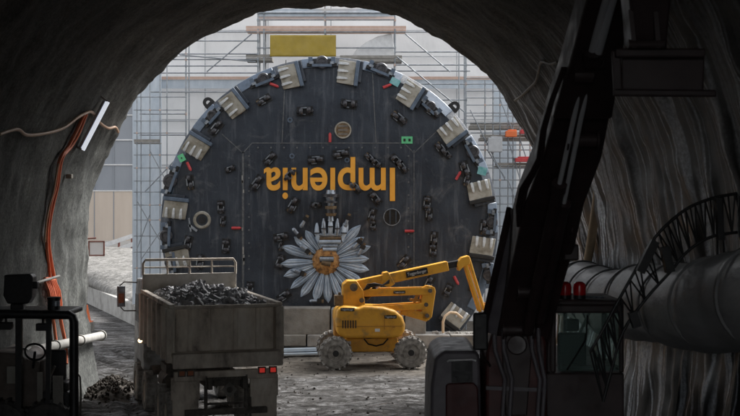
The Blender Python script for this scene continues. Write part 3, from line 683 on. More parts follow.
# painted flower in relief
FC = (326,261); fl = MB(); fl.lathe([(0,0),(.3,0),(.3,.02),(0,.02)], C(*FC), (0,-1,0), n=24)
flower = fl.build('flower', 'petalline', ch)
def petal(deg, L, w, lift):
    a = R(deg); ex = Vector((math.cos(a),0,math.sin(a))); ez = Vector((-math.sin(a),0,math.cos(a))); N_ = Vector((0,-1,0)); c0 = C(*FC)
    n_, secs = 22, []; mb = MB(); mb.use('petal')
    for k in range(n_+1):
        t = k/n_; ww = w*1.0*(.28+.65*math.sin(min(1,t*1.15)*PI*.62))*(1 if t < .66 else max(.08,1-((t-.66)/.34)**2.4))
        p = c0+ex*(.42+(L-.42)*t); h = lift+.03*math.sin(t*PI)
        secs.append([p-ez*ww+N_*.002, p-ez*ww*.8+N_*h, p-ez*ww*.35+N_*(h+.035), p+N_*(h+.006), p+ez*ww*.35+N_*(h+.035), p+ez*ww*.8+N_*h, p+ez*ww+N_*.002])
    mb.loft(secs); mb.use('petalline')
    for s in (-.62,0,.62):
        pts = [c0+ex*(.5+(L-.62)*k/6)+ez*(w*s*(.4+.6*math.sin(k/6*PI*.6)))*1.0+N_*(lift+.03*math.sin(k/6*PI)+(.012 if s == 0 else .020)) for k in range(6)]
        mb.tube(pts, .012, 5)
    mb.build('petal', None, flower, smooth=50)
for i, (dg, L, w) in enumerate([(18,47,4.6),(3,43,4.8),(-12,44,5.0),(-31,43,4.6),(-50,42,4.8),(-69,40,4.6),(-87,42,4.8),(-105,42,5.2),(-125,44,4.8),(-142,45,4.4),(-160,45,5.0),(-176,46,4.8),(162,47,5),(143,40,4.6),(124,37,4.4),(60,44,4.8),(46,50,5),(32,45,4.6)]):
    petal(dg, L/KP, w/KP, .025+.03*(i % 2))
for (dg, L, w) in ((100,26,4),(85,24,4),(75,26,4),(110,28,4)): petal(dg, L/KP, w/KP, .02)
h_ = MB(); h_.lathe([(.53,0),(.53,.05),(.45,.14),(.2,.17),(.0,.17)], C(326,261), (0,-1,0), n=36); h_.build('flower_heart', 'heart', flower, smooth=50)
h_ = MB(); h_.use('black').box(C(327,259,.19), (.5,.05,.22)).use('steel').cyl(C(320,259,.22), C(334,259,.22), .09, n=12).use('brown').cyl(C(322,262,.2), C(331,264,.22), .1, n=12).build('heart_cutter', None, flower, smooth=40)
# centre bit standing above the flower
cb = MB()
for (y0, y1, r0, r1, mt) in ((190,194,.16,.2,'steel'),(194,197,.32,.32,'blacksteel'),(197,201,.2,.16,'steel'),(201,203,.26,.26,'blacksteel'),(203,206,.15,.13,'steel'),(206,209,.22,.22,'brown'),(209,213,.18,.18,'blacksteel'),(213,216,.22,.18,'brown'),(216,221,.1,.12,'steel')):
    cb.use(mt).cyl(C(331,y0,.12), C(331,y1,.12), r0, r1, n=16)
cb.build('centre_bit', None, ch, smooth=40)
for k in range(5):
    x = 317+6.8*k; y0 = (223,218.5,216.5,218.5,223)[k]
    t = MB(); t.use('steel' if k % 2 else 'petal').tube([C(x,y0,.08), C(x,y0+4,.12), C(x,y0+10,.14), C(x+(329-x)*.1,y0+17,.12), C(x+(329-x)*.2,234,.1)], [.035,.075,.10,.095,.08], 10); t.use('blacksteel').box(C(x,y0+10,.24), (.22,.05,.05)); t.build('centre_tooth', None, ch, smooth=50)
t = MB()
for (y0, w, mt) in ((235,30,'steel'),(238,26,'brown'),(241.5,22,'petal'),(246,16,'steel'),(249,14,'petal')): t.use(mt).cyl(C(330-w/2,y0,.12), C(330+w/2,y0,.12), .075, n=12)
t.build('centre_collar', None, ch, smooth=40)
for (px, py, deg) in ((305,249,-40),(299,272,-20),(361,250,60),(347,221,70),(297,233,-50),(304,222,60),(316,301,0),(357,244,50)):
    a = R(deg); ex = Vector((math.cos(a),0,math.sin(a))); ez = Vector((-math.sin(a),0,math.cos(a))); c = C(px,py,.14); rm = Matrix((ex,Vector((0,-1,0)),ez)).transposed()
    e = MB(); e.use('black').box(c+ex*.14, (.16,.06,.2), rm).use('steel').cyl(c-ex*.16, c+ex*.04, .08, .065, n=12).use('steel').cyl(c-ex*.24, c-ex*.16, .05, .09, n=12).use('brown').box(c+ex*.26, (.08,.05,.12), rm)
    e.build('petal_cutter', None, ch, smooth=40)

# ------------------------------------------------------------------ block wall
def blk(x0, y0, x1, y1, d, dep, mt, label, cat='concrete block', group='concrete blocks below the cutting wheel', nm='concrete_block', bev=.03):
    a_ = P(x0,y0,d); c_ = P(x1,y1,d); b = MB()
    w = (c_.x-a_.x)-.015; h = (a_.z-c_.z)-.01; nxx, nzz = max(2,int(w/.12)), max(2,int(h/.12)); 
    b.box((0,0,0), (w,dep,h)); o = b.build(nm, mt, bevel=bev); o.location = ((a_.x+c_.x)/2, d+dep/2, (a_.z+c_.z)/2); return tag(o, label, cat, group)
blk(268,309,280.5,334.5,46.0,.9,'concrete','narrow concrete block standing just right of the tipper body')
blk(281,308,330,335,46.05,.9,'concreted','big stained concrete block left of the yellow lift')
blk(331,309,379,335,46.0,.9,'concrete','big upper concrete block behind the yellow hood')
blk(380,309,404,335,46.05,.9,'concrete','upper concrete block behind the rear end of the yellow hood')
blk(405,306,426,335,46.0,.9,'concreted','last tall upper block, right behind the folded lift arms')
blk(262,335,306,346.5,45.9,1.1,'concreted','low footing block behind the pale blue plank')
blk(307,335,352,347,45.9,1.1,'concrete','low footing block behind the left lift wheels')
blk(353,335,398,348,45.9,1.1,'concrete','low footing block behind the lift chassis')
blk(398.5,335,450,349,45.6,1.3,'concrete','long low concrete beam right of the lift wheels')
blk(450.5,335,560,350,45.6,1.3,'concreted','long low concrete beam running behind the excavator')
b = MB(); pa = P(255,351,44.4); pb = P(324,349,45.0)
b.bar(pa, pb, .32, .10); b.bar(pa+Vector((0,-.2,-.12)), pb+Vector((0,-.2,-.12)), .3, .07); tag(b.build('plank', 'plank', bevel=.01), 'pale blue grey metal planks lying at the foot of the concrete blocks', 'plank')
b = MB(); rs = random.Random(11)
for k in range(26): b.rock(P(432+rs.uniform(0,55), 334, 45.9+rs.uniform(0,.5))+Vector((0,0,.02)), rs.uniform(.04,.12), k+50, 1)
tag(b.build('stones', 'concrete'), kind='stuff')
b = MB(); b.tube([P(443,333,45.7),P(443,322,45.7),P(445,316,45.8),P(450,312.5,45.9),P(456,313,46),P(462,318,46.2)], .05, 10); tag(b.build('bent_hose', 'wood', smooth=60), 'thin tan hose arching up from the concrete beam right of the lift arms', 'hose')

# ------------------------------------------------------------------ boom lift
bl = empty('boom_lift', (0.02,42.25,0), R(5.0), 'yellow articulating boom lift parked in front of the cutting wheel', 'boom lift')
def LB(px, py, Y=0):       # photo position to local side view coordinates
    k = 29.9; return Vector(((px-370)/k, Y, CH-(py-HY)/k))
def lug_wheel(parent, c, r, w, mt_t, mt_r, nl=20, s=1):
    t = MB(); t.lathe([(r*.56,-w/2),(r*.92,-w/2),(r,-w*.38),(r,w*.38),(r*.92,w/2),(r*.56,w/2)], (0,0,0), (0,1,0), n=40, closed=True)
    for k in range(nl):
        a = 2*PI*k/nl
        for q in (-1,1):
            aa = a+(.5*2*PI/nl if q > 0 else 0); rr = r*1.0
            t.box((math.cos(aa)*rr, q*w*.25, math.sin(aa)*rr), (.07,w*.5,.055*r/.5), Euler((q*.45, -aa, 0)).to_matrix())
    whl = t.build('wheel', mt_t, parent, smooth=35, loc=c)
    h = MB(); h.use(mt_r).lathe([(r*.58,-w*.42),(r*.5,-w*.46),(r*.46,-w*.30),(r*.30,-w*.26),(r*.26,-w*.44),(0,-w*.46)], (0,0,0), (0,1,0), n=28)
    h.use('black').cyl((0,-w*.30,0), (0,-w*.47,0), r*.20, n=18)
    for k in range(8):
        a = 2*PI*k/8; h.cyl((math.cos(a)*r*.38,-w*.25,math.sin(a)*r*.38), (math.cos(a)*r*.38,-w*.34,math.sin(a)*r*.38), r*.045, n=6)
    h.build('rim', None, whl, smooth=35)
    if s > 0:
        for ob in [whl]: ob.rotation_euler = (0,0,PI)
    return whl
for x in (-1.24, 1.24):
    for s in (-1,1): lug_wheel(bl, (x, s*.95, .54), .51, .40, 'tyre_dusty', 'tyre_dusty', 18, s)
b = MB(); b.use('yellow').box((0,0,.74), (1.75,1.0,.46)).box((-1.0,0,.62), (.6,.7,.3)).box((1.0,0,.62), (.6,.7,.3)); b.build('chassis', None, bl, bevel=.04)
b = MB(); b.cyl((-1.24,-.75,.54), (-1.24,.75,.54), .1).cyl((1.24,-.75,.54), (1.24,.75,.54), .1); b.build('axle', 'yellowd', bl)
b = MB(); b.cyl((-.1,0,.95), (-.1,0,1.1), .5, n=24); b.build('slew_ring', 'black', bl)
# hoods: rounded lofts
def hood(outl, y0, y1, name, bev=.14):
    b = MB(); b.prism([Vector((p[0],y0,p[1])) for p in outl], (0,y1-y0,0)); o = b.build(name, 'yellow', bl, bevel=bev, smooth=40); o.modifiers['bevel'].segments = 6; return o
k = lambda px, py: (LB(px,py).x, LB(px,py).z)
hood([k(333,318),k(334,307),k(341,304.5),k(352,305),k(355,306.5),k(361,304),k(380,305.5),k(392,309),k(399,315),k(402,323),k(401,331),k(395,336),k(342,336),k(334,331)], -1.02, -.28, 'engine_hood')
hood([k(333,318),k(334,309),k(352,306),k(380,307),k(398,315),k(402,323),k(400,331),k(393,336),k(342,336),k(334,331)], .28, 1.0, 'control_hood')
b = MB(); b.box((-.1,0,1.3), (2.3,.62,.6)); b.build('turntable', 'yellowd', bl, bevel=.05)
b = MB(); b.box((LB(366,324).x,-1.025,LB(366,324.2).z), (2.15,.012,.03)); b.box((LB(381,318).x,-1.027,LB(381,320).z), (.02,.012,.50)).box((LB(390,325).x,-1.03,LB(390,325).z), (.10,.02,.05)); b.build('hood_seam', 'yellowd', bl)
b = MB()
for k_ in range(6): b.box((LB(340,320).x+.085*k_,-1.03,LB(340,322).z), (.035,.016,.26))
b.build('vent_louvre', 'black', bl)
b = MB(); b.box((LB(374,313).x,-1.03,LB(374,328).z), (.16,.014,.10)); b.build('warning_label', 'white', bl)
b = MB(); b.box((LB(347,343).x,-.51,LB(347,342).z), (.14,.02,.11)); b.build('warning_label', 'white', bl)
b = MB(); b.tube([LB(362,338,-.56),LB(366,343,-.62),LB(374,345,-.6),LB(381,343,-.62),LB(386,338,-.56)], .025, 6); b.build('chassis_hose', 'black', bl, smooth=60)
# post
b = MB(); b.prism([LB(341,306,-.42),LB(341.5,284.5,-.42),LB(346,280.5,-.42),LB(355,280.5,-.42),LB(362,291,-.42),LB(363.5,306,-.42)], (0,.84,0)); b.build('boom_post', 'yellow', bl, bevel=.03)
b = MB(); b.cyl(LB(352,287,-.48), LB(352,287,.48), .13, n=18).cyl(LB(360,300,-.46), LB(360,300,.46), .08, n=14); b.build('pivot_pin', 'chassis', bl, smooth=40)
b = MB(); b.box(LB(337,300,-.3), (.28,.4,.35)).cyl(LB(338,296,-.3), LB(338,292,-.3), .05); b.build('valve_block', 'brown', bl, bevel=.02)
def bm_(pa, pb, ha, hb_, y0, y1, name, mt='yellow', bev=.025, parent=None):
    pa = Vector(pa); pb = Vector(pb); d = (pb-pa).normalized(); up = Vector((-d.z,0,d.x)); 
    if up.z < 0: up = -up
    b = MB(); b.prism([Vector((p.x,y0,p.z)) for p in (pa-up*ha, pa+up*ha, pb+up*hb_, pb-up*hb_)], (0,y1-y0,0)); return b.build(name, mt, parent or bl, bevel=bev)
bm_(LB(350,287), LB(448,266.5), .17, .16, -.24, .24, 'main_boom')
b = MB(); b.prism([LB(382,273,-.27),LB(387,272,-.27),LB(394,284,-.27),LB(388,288,-.27),LB(380,284,-.27)], (0,.54,0)); b.build('boom_bracket', 'yellow', bl, bevel=.02)
bm_(LB(447,266.5), LB(460,264), .11, .11, -.15, .15, 'boom_extension', 'black')
b = MB(); b.prism([LB(457,266,-.22),LB(458,262,-.22),LB(462,258,-.22),LB(469,256,-.22),LB(471,260,-.22),LB(470,265,-.22),LB(464,267,-.22),LB(459,272,-.22)], (0,.44,0)); b.build('knuckle', 'yellow', bl, bevel=.03)
for yy in (-.2,.12): bm_(LB(465,262), LB(481,313), .06, .055, yy, yy+.08, 'jib_arm')
for yy in (-.2,.12): bm_(LB(469.5,260), LB(485,312), .05, .045, yy, yy+.08, 'jib_link')
b = MB(); b.cyl(LB(468,268), LB(479,300), .05).cyl(LB(479,300), LB(483,312), .03); b.build('jib_cylinder', 'black', bl)
for yy in (-.34,.24): bm_(LB(359,293), LB(430,291.5), .12, .12, yy, yy+.10, 'upper_riser')
for yy in (-.34,.24): bm_(LB(372,309), LB(425,306.5), .10, .11, yy, yy+.10, 'lower_riser')
bm_(LB(400,311), LB(427,318), .12, .15, -.3, .3, 'riser_foot')
b = MB(); b.prism([LB(420,303,-.30),LB(422,289,-.30),LB(427,286.5,-.30),LB(434,287.5,-.30),LB(435,292,-.30),LB(431,318,-.30),LB(427,321.5,-.30),LB(421,319,-.30)], (0,.6,0)); b.build('riser_end', 'yellow', bl, bevel=.03)
for (x, y_) in ((429,291),(425,305),(426,316)):
    b = MB(); b.cyl(LB(x,y_,-.37), LB(x,y_,.37), .07, n=14); b.build('riser_pin', 'chassis', bl, smooth=40)
b = MB(); b.bar(LB(413,303,-.2), LB(420,290,-.2), .1, .1).bar(LB(409,300,-.2), LB(421,301,-.2), .08, .08); b.build('riser_brace', 'yellowd', bl)
b = MB(); b.cyl(LB(364,299,-.12), LB(375,289,-.12), .10, n=14); b.use; b.build('lift_cylinder', 'black', bl, smooth=40)
b = MB(); b.cyl(LB(375,289,-.12), LB(388,277,-.12), .05, n=12); b.build('cylinder_rod', 'chrome', bl, smooth=40)
b = MB()
for kx in range(4): b.tube([LB(362+kx,290,-.4+.05*kx),LB(366+kx,284+kx,-.42),LB(373,283+kx,-.4),LB(381,285,-.38),LB(388,280+kx,-.33)], .022, 6)
b.build('hydraulic_hose', 'black', bl, smooth=60)
b = MB(); b.box(LB(408,312,-.1), (.5,.35,.16)).box(LB(402,313,-.15), (.25,.2,.2)); b.build('hose_tray', 'white', bl, bevel=.03)
# operator basket at the end of the jib
bk = MB()
bx = LB(487,318).x
for zz in (1.05,1.5,2.0):
    for yy in (-.85,.85): bk.cyl((bx,yy,zz), (bx+.85,yy,zz), .022, n=8)
    for xx in (bx,bx+.85): bk.cyl((xx,-.85,zz), (xx,.85,zz), .022, n=8)
for xx in (bx,bx+.85):
    for yy in (-.85,0,.85): bk.cyl((xx,yy,.95), (xx,yy,2.0), .022, n=8)
bk.box((bx+.42,0,.95), (.9,1.75,.05)); bk.build('basket', 'yellowd', bl)
b = MB(); b.box((bx-.05,0,1.65), (.3,.5,.25)); b.build('basket_mount', 'black', bl, bevel=.02)
# dark name plates
def plate_(px, py, w, h, Y, ang, text):
    b = MB(); c = LB(px,py,Y); b.box(c, (w,.012,h), (0,-ang,0)); o = b.build('name_plate', 'black', bl)
    textmesh('plate_lettering', text, w*.88, h*.52, .008, 'white', o, upright(c+Vector((0,-.010,-.0))+Vector((math.sin(ang)*h*.25,0,-math.cos(ang)*h*.22)), -ang))
plate_(416,273.0,.74,.20,-.250,math.atan2(20.5,98),'Toggenburger')
plate_(344.5,307.5,.46,.11,-1.035,-.03,'Toggenburger'); plate_(387,315,.40,.11,-1.035,0,'Toggenburger'); plate_(398,292.3,.40,.09,-.35,.02,'Toggenburger')

# ------------------------------------------------------------------ tipper lorry (local: x right, y forwards, origin at rear left wheel corner on the ground)
HEAD = math.atan2(390, F)
tr = empty('tipper_lorry', (-4.5,28.5,0), HEAD, 'muddy four axle tipper lorry driving away with its body full of rubble', 'lorry')
W = 2.5; L_ = 5.25
b = MB()
b.use('truckbox').box((.04,L_/2,2.45), (.07,L_,1.30)).box((W-.04,L_/2,2.45), (.07,L_,1.30)).box((W/2,L_/2,1.87), (W-.14,L_,.12))
b.box((W/2,.02,1.93), (W-.1,.12,.3)); b.build('tipper_body', None, tr, bevel=.015)
b = MB(); b.box((.0,L_/2,3.12), (.14,L_+.05,.10)).box((W,L_/2,3.12), (.14,L_+.05,.10)); b.build('body_rim', 'truckbox', tr, bevel=.02)
for k in range(7):
    for sx, xx in ((-1,-.05),(1,W+.05)):
        b = MB(); b.box((xx,.14+k*(L_-.28)/6,2.45), (.13,.26,1.24)); b.build('side_rib', 'truckbox', tr, bevel=.02)
b = MB(); b.box((W/2,.30,2.55), (W-.16,.07,1.1))
for k in range(4): b.box((.45+k*.53,.24,2.55), (.10,.07,1.1))
b.build('tailgate', 'truckbox', tr, bevel=.01)
b = MB(); b.box((W/2,-.06,2.02), (W+.02,.5,.10)).box((W/2,-.28,1.90), (W+.04,.10,.34)); b.build('rear_chute', 'truckbox', tr, bevel=.03)
b = MB(); b.box((W/2,-.02,3.10), (W-.05,.10,.08)); b.build('rear_beam', 'truckbox', tr, bevel=.02)
b = MB(); b.box((W/2,L_,2.7), (W+.04,.08,1.75)); b.build('headboard', 'headboard', tr, bevel=.02)
b = MB()
b.tube([(.0,L_,3.55),(.0,L_,3.85),(.06,L_,3.95),(W-.06,L_,3.95),(W,L_,3.85),(W,L_,3.55)], .035, 8)
for x in (.65,1.25,1.85): b.cyl((x,L_,3.55), (x,L_,3.95), .025, n=8)
b.cyl((0,L_,3.75), (W,L_,3.75), .018, n=8); b.build('headboard_rail', 'truckbox', tr, smooth=50)
# chassis and running gear
b = MB()
for x in (.85,1.65): b.box((x,3.6,1.35), (.10,7.6,.26))
for y_ in (.2,1.6,3,4.5): b.box((W/2,y_,1.35), (.8,.12,.2))
b.build('chassis', 'chassis', tr)
b = MB(); b.box((W/2,.05,1.52), (W-.1,.16,.22)); b.build('rear_crossbeam', 'truckbox', tr, bevel=.02)
for x in (.33, W-.33): b = MB(); b.use('truckbox').box((x,.16,1.22), (.66,.08,.5)).box((x,.14,.66), (.6,.03,.7)); b.build('mud_flap', None, tr, bevel=.01)
b = MB(); b.use('chassis')
for x in (.78,1.72): b.box((x,.02,1.05), (.07,.10,.95))
b.box((W/2,.02,.68), (1.9,.12,.14)).box((W/2,.06,.86), (.9,.05,.05)).box((W/2,.02,1.44), (.95,.1,.1)); b.build('under_run_bar', None, tr, bevel=.01)
b = MB(); b.use('concreted').box((1.32,-.02,1.18), (.26,.03,.26), (0,R(45),0)).use('chassis').cyl((1.32,-.05,1.18), (1.32,.3,1.18), .07); b.build('tow_coupling', None, tr)
for x, mt in ((.22,'lens'),(.42,'lens'),(2.08,'taillight'),(2.34,'taillight')):
    b = MB(); b.use(mt).box((x,-.045,1.60), (.12,.04,.10)).use('chassis').box((x,-.02,1.60), (.18,.05,.16)); b.build('tail_lamp', None, tr)
def twheel(x, y_, s, dual):
    r = .52; w = .58 if dual else .32; t = MB()
    t.lathe([(r*.58,-w/2),(r*.93,-w/2),(r,-w*.4),(r,w*.4),(r*.93,w/2),(r*.58,w/2)], (0,0,0), (1,0,0), n=36, closed=True)
    for k_ in range(30):
        a = 2*PI*k_/30; t.box((0, math.cos(a)*r, math.sin(a)*r), (w*.9,.05,.03), Euler((a-PI/2,0,0)).to_matrix())
    wh = t.build('wheel', 'tyre_dusty', tr, smooth=35, loc=(x,y_,r))
    h = MB(); h.lathe([(r*.6,-w*.4),(r*.55,-w*.45),(r*.46,-w*.2 if not dual else -w*.1),(r*.22,-w*.2),(r*.2,-w*.45),(0,-w*.48)], (0,0,0), (-s,0,0) if s > 0 else (1,0,0), n=24); h.build('hub', 'truckbox', wh, smooth=35)
for y_ in (.95,2.3): 
    twheel(.27,y_,-1,True); twheel(W-.27,y_,1,True)
for y_ in (4.75,6.65):
    twheel(.12,y_,-1,False); twheel(W-.12,y_,1,False)
for y_ in (.95,2.3,4.75,6.65):
    for x in (.3,W-.3):
        pts = []; mb = MB(); secs = []
        for q in range(9):
            a = PI*(.27+.46*q/8); yy, zz = y_+math.cos(a)*.64, .52+math.sin(a)*.64
            secs.append([Vector((x-.15,yy,zz)),Vector((x+.3,yy,zz)),Vector((x+.3,y_+math.cos(a)*.67,.52+math.sin(a)*.67)),Vector((x-.15,y_+math.cos(a)*.67,.52+math.sin(a)*.67))])
        mb.loft(secs); mb.build('mudguard', 'chassis', tr)
b = MB(); b.cyl((.5,3.0,.95), (.5,4.0,.95), .28, n=20).box((.45,3.5,1.3), (.3,1.0,.2)); b.build('fuel_tank', 'chassis', tr, smooth=40)
# cab
cb_ = MB(); cb_.prism([(.05,5.6,.95),(.05,5.6,3.30),(.05,5.75,3.42),(.05,7.2,3.36),(.05,7.65,2.5),(.05,7.72,.7),(.05,7.15,.62),(.05,7.15,1.1),(.05,6.15,1.1),(.05,6.15,.95)], (2.4,0,0)); cb_.build('cab', 'truckcab', tr, bevel=.05)
b = MB(); b.box((.03,6.75,2.55), (.03,.8,.75)); b.build('cab_window', 'black', tr)
b = MB(); b.box((W/2,5.58,2.75), (1.4,.03,.5)); b.build('cab_window', 'black', tr)
b = MB(); b.use('truckcab').box((-.38,7.15,2.85), (.22,.10,.58)).use('lens').box((-.38,7.09,2.80), (.15,.02,.26)).use('steel').box((-.38,7.09,3.06), (.15,.02,.16)).box((-.38,7.09,2.62), (.15,.02,.10))
b.use('chassis').tube([(.06,7.0,3.24),(-.30,7.1,3.26),(-.42,7.15,3.15)], .02, 6).tube([(.06,7.0,2.45),(-.30,7.1,2.45),(-.40,7.15,2.55)], .02, 6); b.build('wing_mirror', None, tr, bevel=.01)
b = MB(); b.use('marker').lathe([(0,.03),(.05,.02),(.06,0),(0,0)], (-.06,5.42,1.78), (-.3,-1,0), n=14).use('chassis').box((-.03,5.48,1.78), (.14,.06,.16)); b.build('side_lamp', None, tr)
# the load
ld = MB(); rs = random.Random(21); hm = []
def lz(x, y_):
    u = (x-W/2)/(W/2); v = (y_-2.9)/3.0
    return 2.72+.50*max(0,1-.5*u*u)*max(0,1-.42*v*v)+.14*noise.noise(Vector((x*2,y_*1.5,2)))
nxl, nyl = 30, 60; V = []
for j in range(nyl+1):
    for i in range(nxl+1):
        x = .09+(W-.18)*i/nxl; y_ = .36+(L_-.42)*j/nyl; V.append((x, y_, lz(x,y_)+.05*noise.noise(Vector((x*7,y_*7,0)))))
ld.add(V, [(j*(nxl+1)+i, j*(nxl+1)+i+1, (j+1)*(nxl+1)+i+1, (j+1)*(nxl+1)+i) for j in range(nyl) for i in range(nxl)])
for i in range(1500):
    x = rs.uniform(.2,W-.2); y_ = rs.uniform(.45,L_-.15); r = rs.choice((.02,.03,.03,.04,.05,.06,.08,.11,.15)); ld.rock((x,y_,lz(x,y_)+r*.2), r, i, 2 if r > .09 else 1, .75)
for i in range(30):
    x = rs.uniform(.4,W-.4); y_ = rs.uniform(.6,L_-1); a = rs.uniform(0,6); z = lz(x,y_)+.1
    ld.bar((x,y_,z-.03), (x+.25*math.cos(a), y_+.25*math.sin(a), z+rs.uniform(-.05,.08)), .07, .04)
lo = ld.build('rubble_load', 'rubble'); lo.location = tr.location; lo.rotation_euler = tr.rotation_euler; lo['kind'] = 'stuff'

# ------------------------------------------------------------------ mud pile at the foot of the tunnel edge
mp_ = MB(); V = []; c_ = P(116,392,36.6); c_.z = 0
for j in range(31):
    for i in range(31):
        x = -1.1+2.2*i/30; y_ = -1.8+3.6*j/30; z = .50*math.exp(-(x*x/.35+y_*y_/1.3))+.10*noise.noise(Vector((x*4,y_*4,1)))+.06*noise.noise(Vector((x*11,y_*11,1)))-.09; V.append((c_.x+x, c_.y-.6+y_, z))
mp_.add(V, [(j*31+i, j*31+i+1, (j+1)*31+i+1, (j+1)*31+i) for j in range(30) for i in range(30)])
for i in range(330):
    x, y_ = rs.gauss(0,.42), rs.gauss(0,.75); mp_.rock((c_.x+x,c_.y-.6+y_,.47*math.exp(-(x*x/.35+y_*y_/1.3))), rs.uniform(.02,.085), i, 1)
tag(mp_.build('mud_heap', 'mudpile', smooth=40), 'small heap of brown mud and stones at the foot of the left tunnel edge', 'mud heap')

# ------------------------------------------------------------------ left wall fittings
lt = empty('tube_light', wallpt(88,122,.1), 0, 'long white fluorescent tube light fixed slantwise on the left tunnel wall', 'light')
pa = wallpt(101,97,.22)-lt.location; pb = wallpt(75,147,.22)-lt.location
b = MB(); b.cyl(pa, pb, .055, n=12); b.build('tube', 'lamp', lt, smooth=50)
b = MB(); inn = Vector((-.09,.02,.03)); b.bar(pa+inn, pb+inn, .14, .07); b.build('housing', 'lamphouse', lt, bevel=.01)
for p, q in ((pa,(101,97)),(pb,(75,147))):
    b = MB(); b.cyl(p, wallpt(q[0]-1,q[1]-2,-.05)-lt.location, .03, n=8); b.build('bracket', 'chassis', lt)
def wallcable(name, pts, r, mt, label, off=.07, jit=.0, steps=6):
    P3 = [wallpt(x,y_,off) for x, y_ in pts]; out = []
    for i in range(len(P3)-1):
        a0 = P3[max(0,i-1)]; a1 = P3[i]; a2 = P3[i+1]; a3 = P3[min(len(P3)-1,i+2)]
        for k_ in range(steps):
            t = k_/steps; out.append(.5*((2*a1)+(a2-a0)*t+(2*a0-5*a1+4*a2-a3)*t*t+(3*a1-a0-3*a2+a3)*t**3))
    out.append(P3[-1]); b = MB(); b.tube(out, r, 8); o = b.build(name, mt, smooth=60); tag(o, label, 'cable', 'cables on the tunnel walls'); return o
wallcable('cable', [(-4,133),(14,128),(25,134),(48,131),(62,126),(74,117),(83,112),(90,111),(97,121),(106,127),(113,126),(116,131)], .04, 'cablepale', 'pale orange cable sagging across the left tunnel wall behind the tube light')
wallcable('cable', [(84,112),(76,132),(68,146),(60,156),(57,170),(55,185),(51,202),(47,222),(46,238),(47,252),(50,270),(54,290),(58,320),(63,345),(64,365)], .05, 'cable', 'thick orange red cable running down the left wall, right hand one of the bundle')
wallcable('cable', [(82,113),(73,131),(66,145),(58,157),(55,170),(53,186),(48,204),(45,224),(44,240),(45,256),(47,274),(48,300),(52,330),(56,360)], .045, 'cable', 'orange red cable running down the left wall, middle one of the bundle')
wallcable('cable', [(81,116),(73,134),(64,148),(57,160),(54,172),(51,190),(46,208),(43,226),(42,242)], .025, 'cablepale', 'thin pale cable on the left edge of the orange cable bundle')
cb3 = MB()
for k_ in range(4):
    x0 = 40+1.6*k_; pts = [wallpt(x0,281,.12),wallpt(x0+1,292,.2),wallpt(x0+2,303,.24),wallpt(x0+4,313,.22),wallpt(x0+8,318,.18),wallpt(x0+9,306,.2),wallpt(x0+7,292,.2),wallpt(x0+4,281,.15),wallpt(x0,279,.12)]
    cb3.tube(pts, .04, 8)
tag(cb3.build('cable_coil', 'cable', smooth=60), 'orange cable coil hanging on the left wall above the loader roof', 'cable')
b = MB(); pa = wallpt(35,283,.05); b.cyl(pa, wallpt(46,278,.35), .035, n=8); tag(b.build('wall_hook', 'pipe'), 'short pale wall hook carrying the orange cable coil', 'hook')
b = MB(); c_ = wallpt(68,176,.04); b.box(c_, (.16,.2,.12)); tag(b.build('junction_box', 'tooth_plate', bevel=.02), 'small tan box on the left wall right of the orange cables', 'box')
pp = MB(); A0 = Vector((-8.2,38.3,1.42)); A1 = Vector((-7.9,28.6,2.05)); pp.cyl(A0, A1, .125, n=20).lathe([(.125,0),(.17,0),(.17,.08),(.125,.08)], A0, (A1-A0), n=20, closed=True)
for t in (.33,.66): pp.lathe([(.125,-.05),(.155,-.05),(.155,.05),(.125,.05)], A0.lerp(A1,t), (A1-A0), n=20, closed=True)
tag(pp.build('wall_pipe', 'pipe', smooth=40), 'pale pipe running along the left tunnel wall and ending at its edge', 'pipe')
# sign, cone
sg = empty('site_sign', P(95,262,45), 0, 'small white sign board in a dark red frame beyond the left tunnel edge', 'sign')
for px_ in (84.5,):
    b = MB(); b.cyl(P(85,238,45)-sg.location, P(85,303,45)-sg.location, .04, n=8); b.build('post', 'signframe', sg)
b = MB(); b.cyl(P(83,239,45)-sg.location, P(96,238,45)-sg.location, .03, n=8); b.build('bracket', 'signframe', sg)
b = MB(); c_ = P(96.5,248.5,45)-sg.location; b.use('signframe')
for dx, dz, w, h in ((0,.25,.58,.05),(0,-.25,.58,.05),(-.27,0,.05,.5),(.27,0,.05,.5)): b.box(c_+Vector((dx,0,dz)), (w,.05,h))
b.build('frame', None, sg); b = MB(); b.box(c_+Vector((0,.01,0)), (.5,.03,.46)); b.build('panel', 'signwhite', sg)
b = MB(); b.use('conemat'); cpos = P(86,303,53.5); cpos.z = 0
b.lathe([(.17,0),(.15,.05),(.03,.68),(.0,.7)], cpos+Vector((.05,0,.42)), (0,0,1), n=20).box(cpos+Vector((.05,0,.4)), (.42,.42,.04)); b.use('concreted').box(cpos+Vector((.05,0,.19)), (.5,.5,.38)); tag(b.build('traffic_cone', None, smooth=40), 'bright orange traffic cone at the low wall beside the left tunnel edge', 'traffic cone')

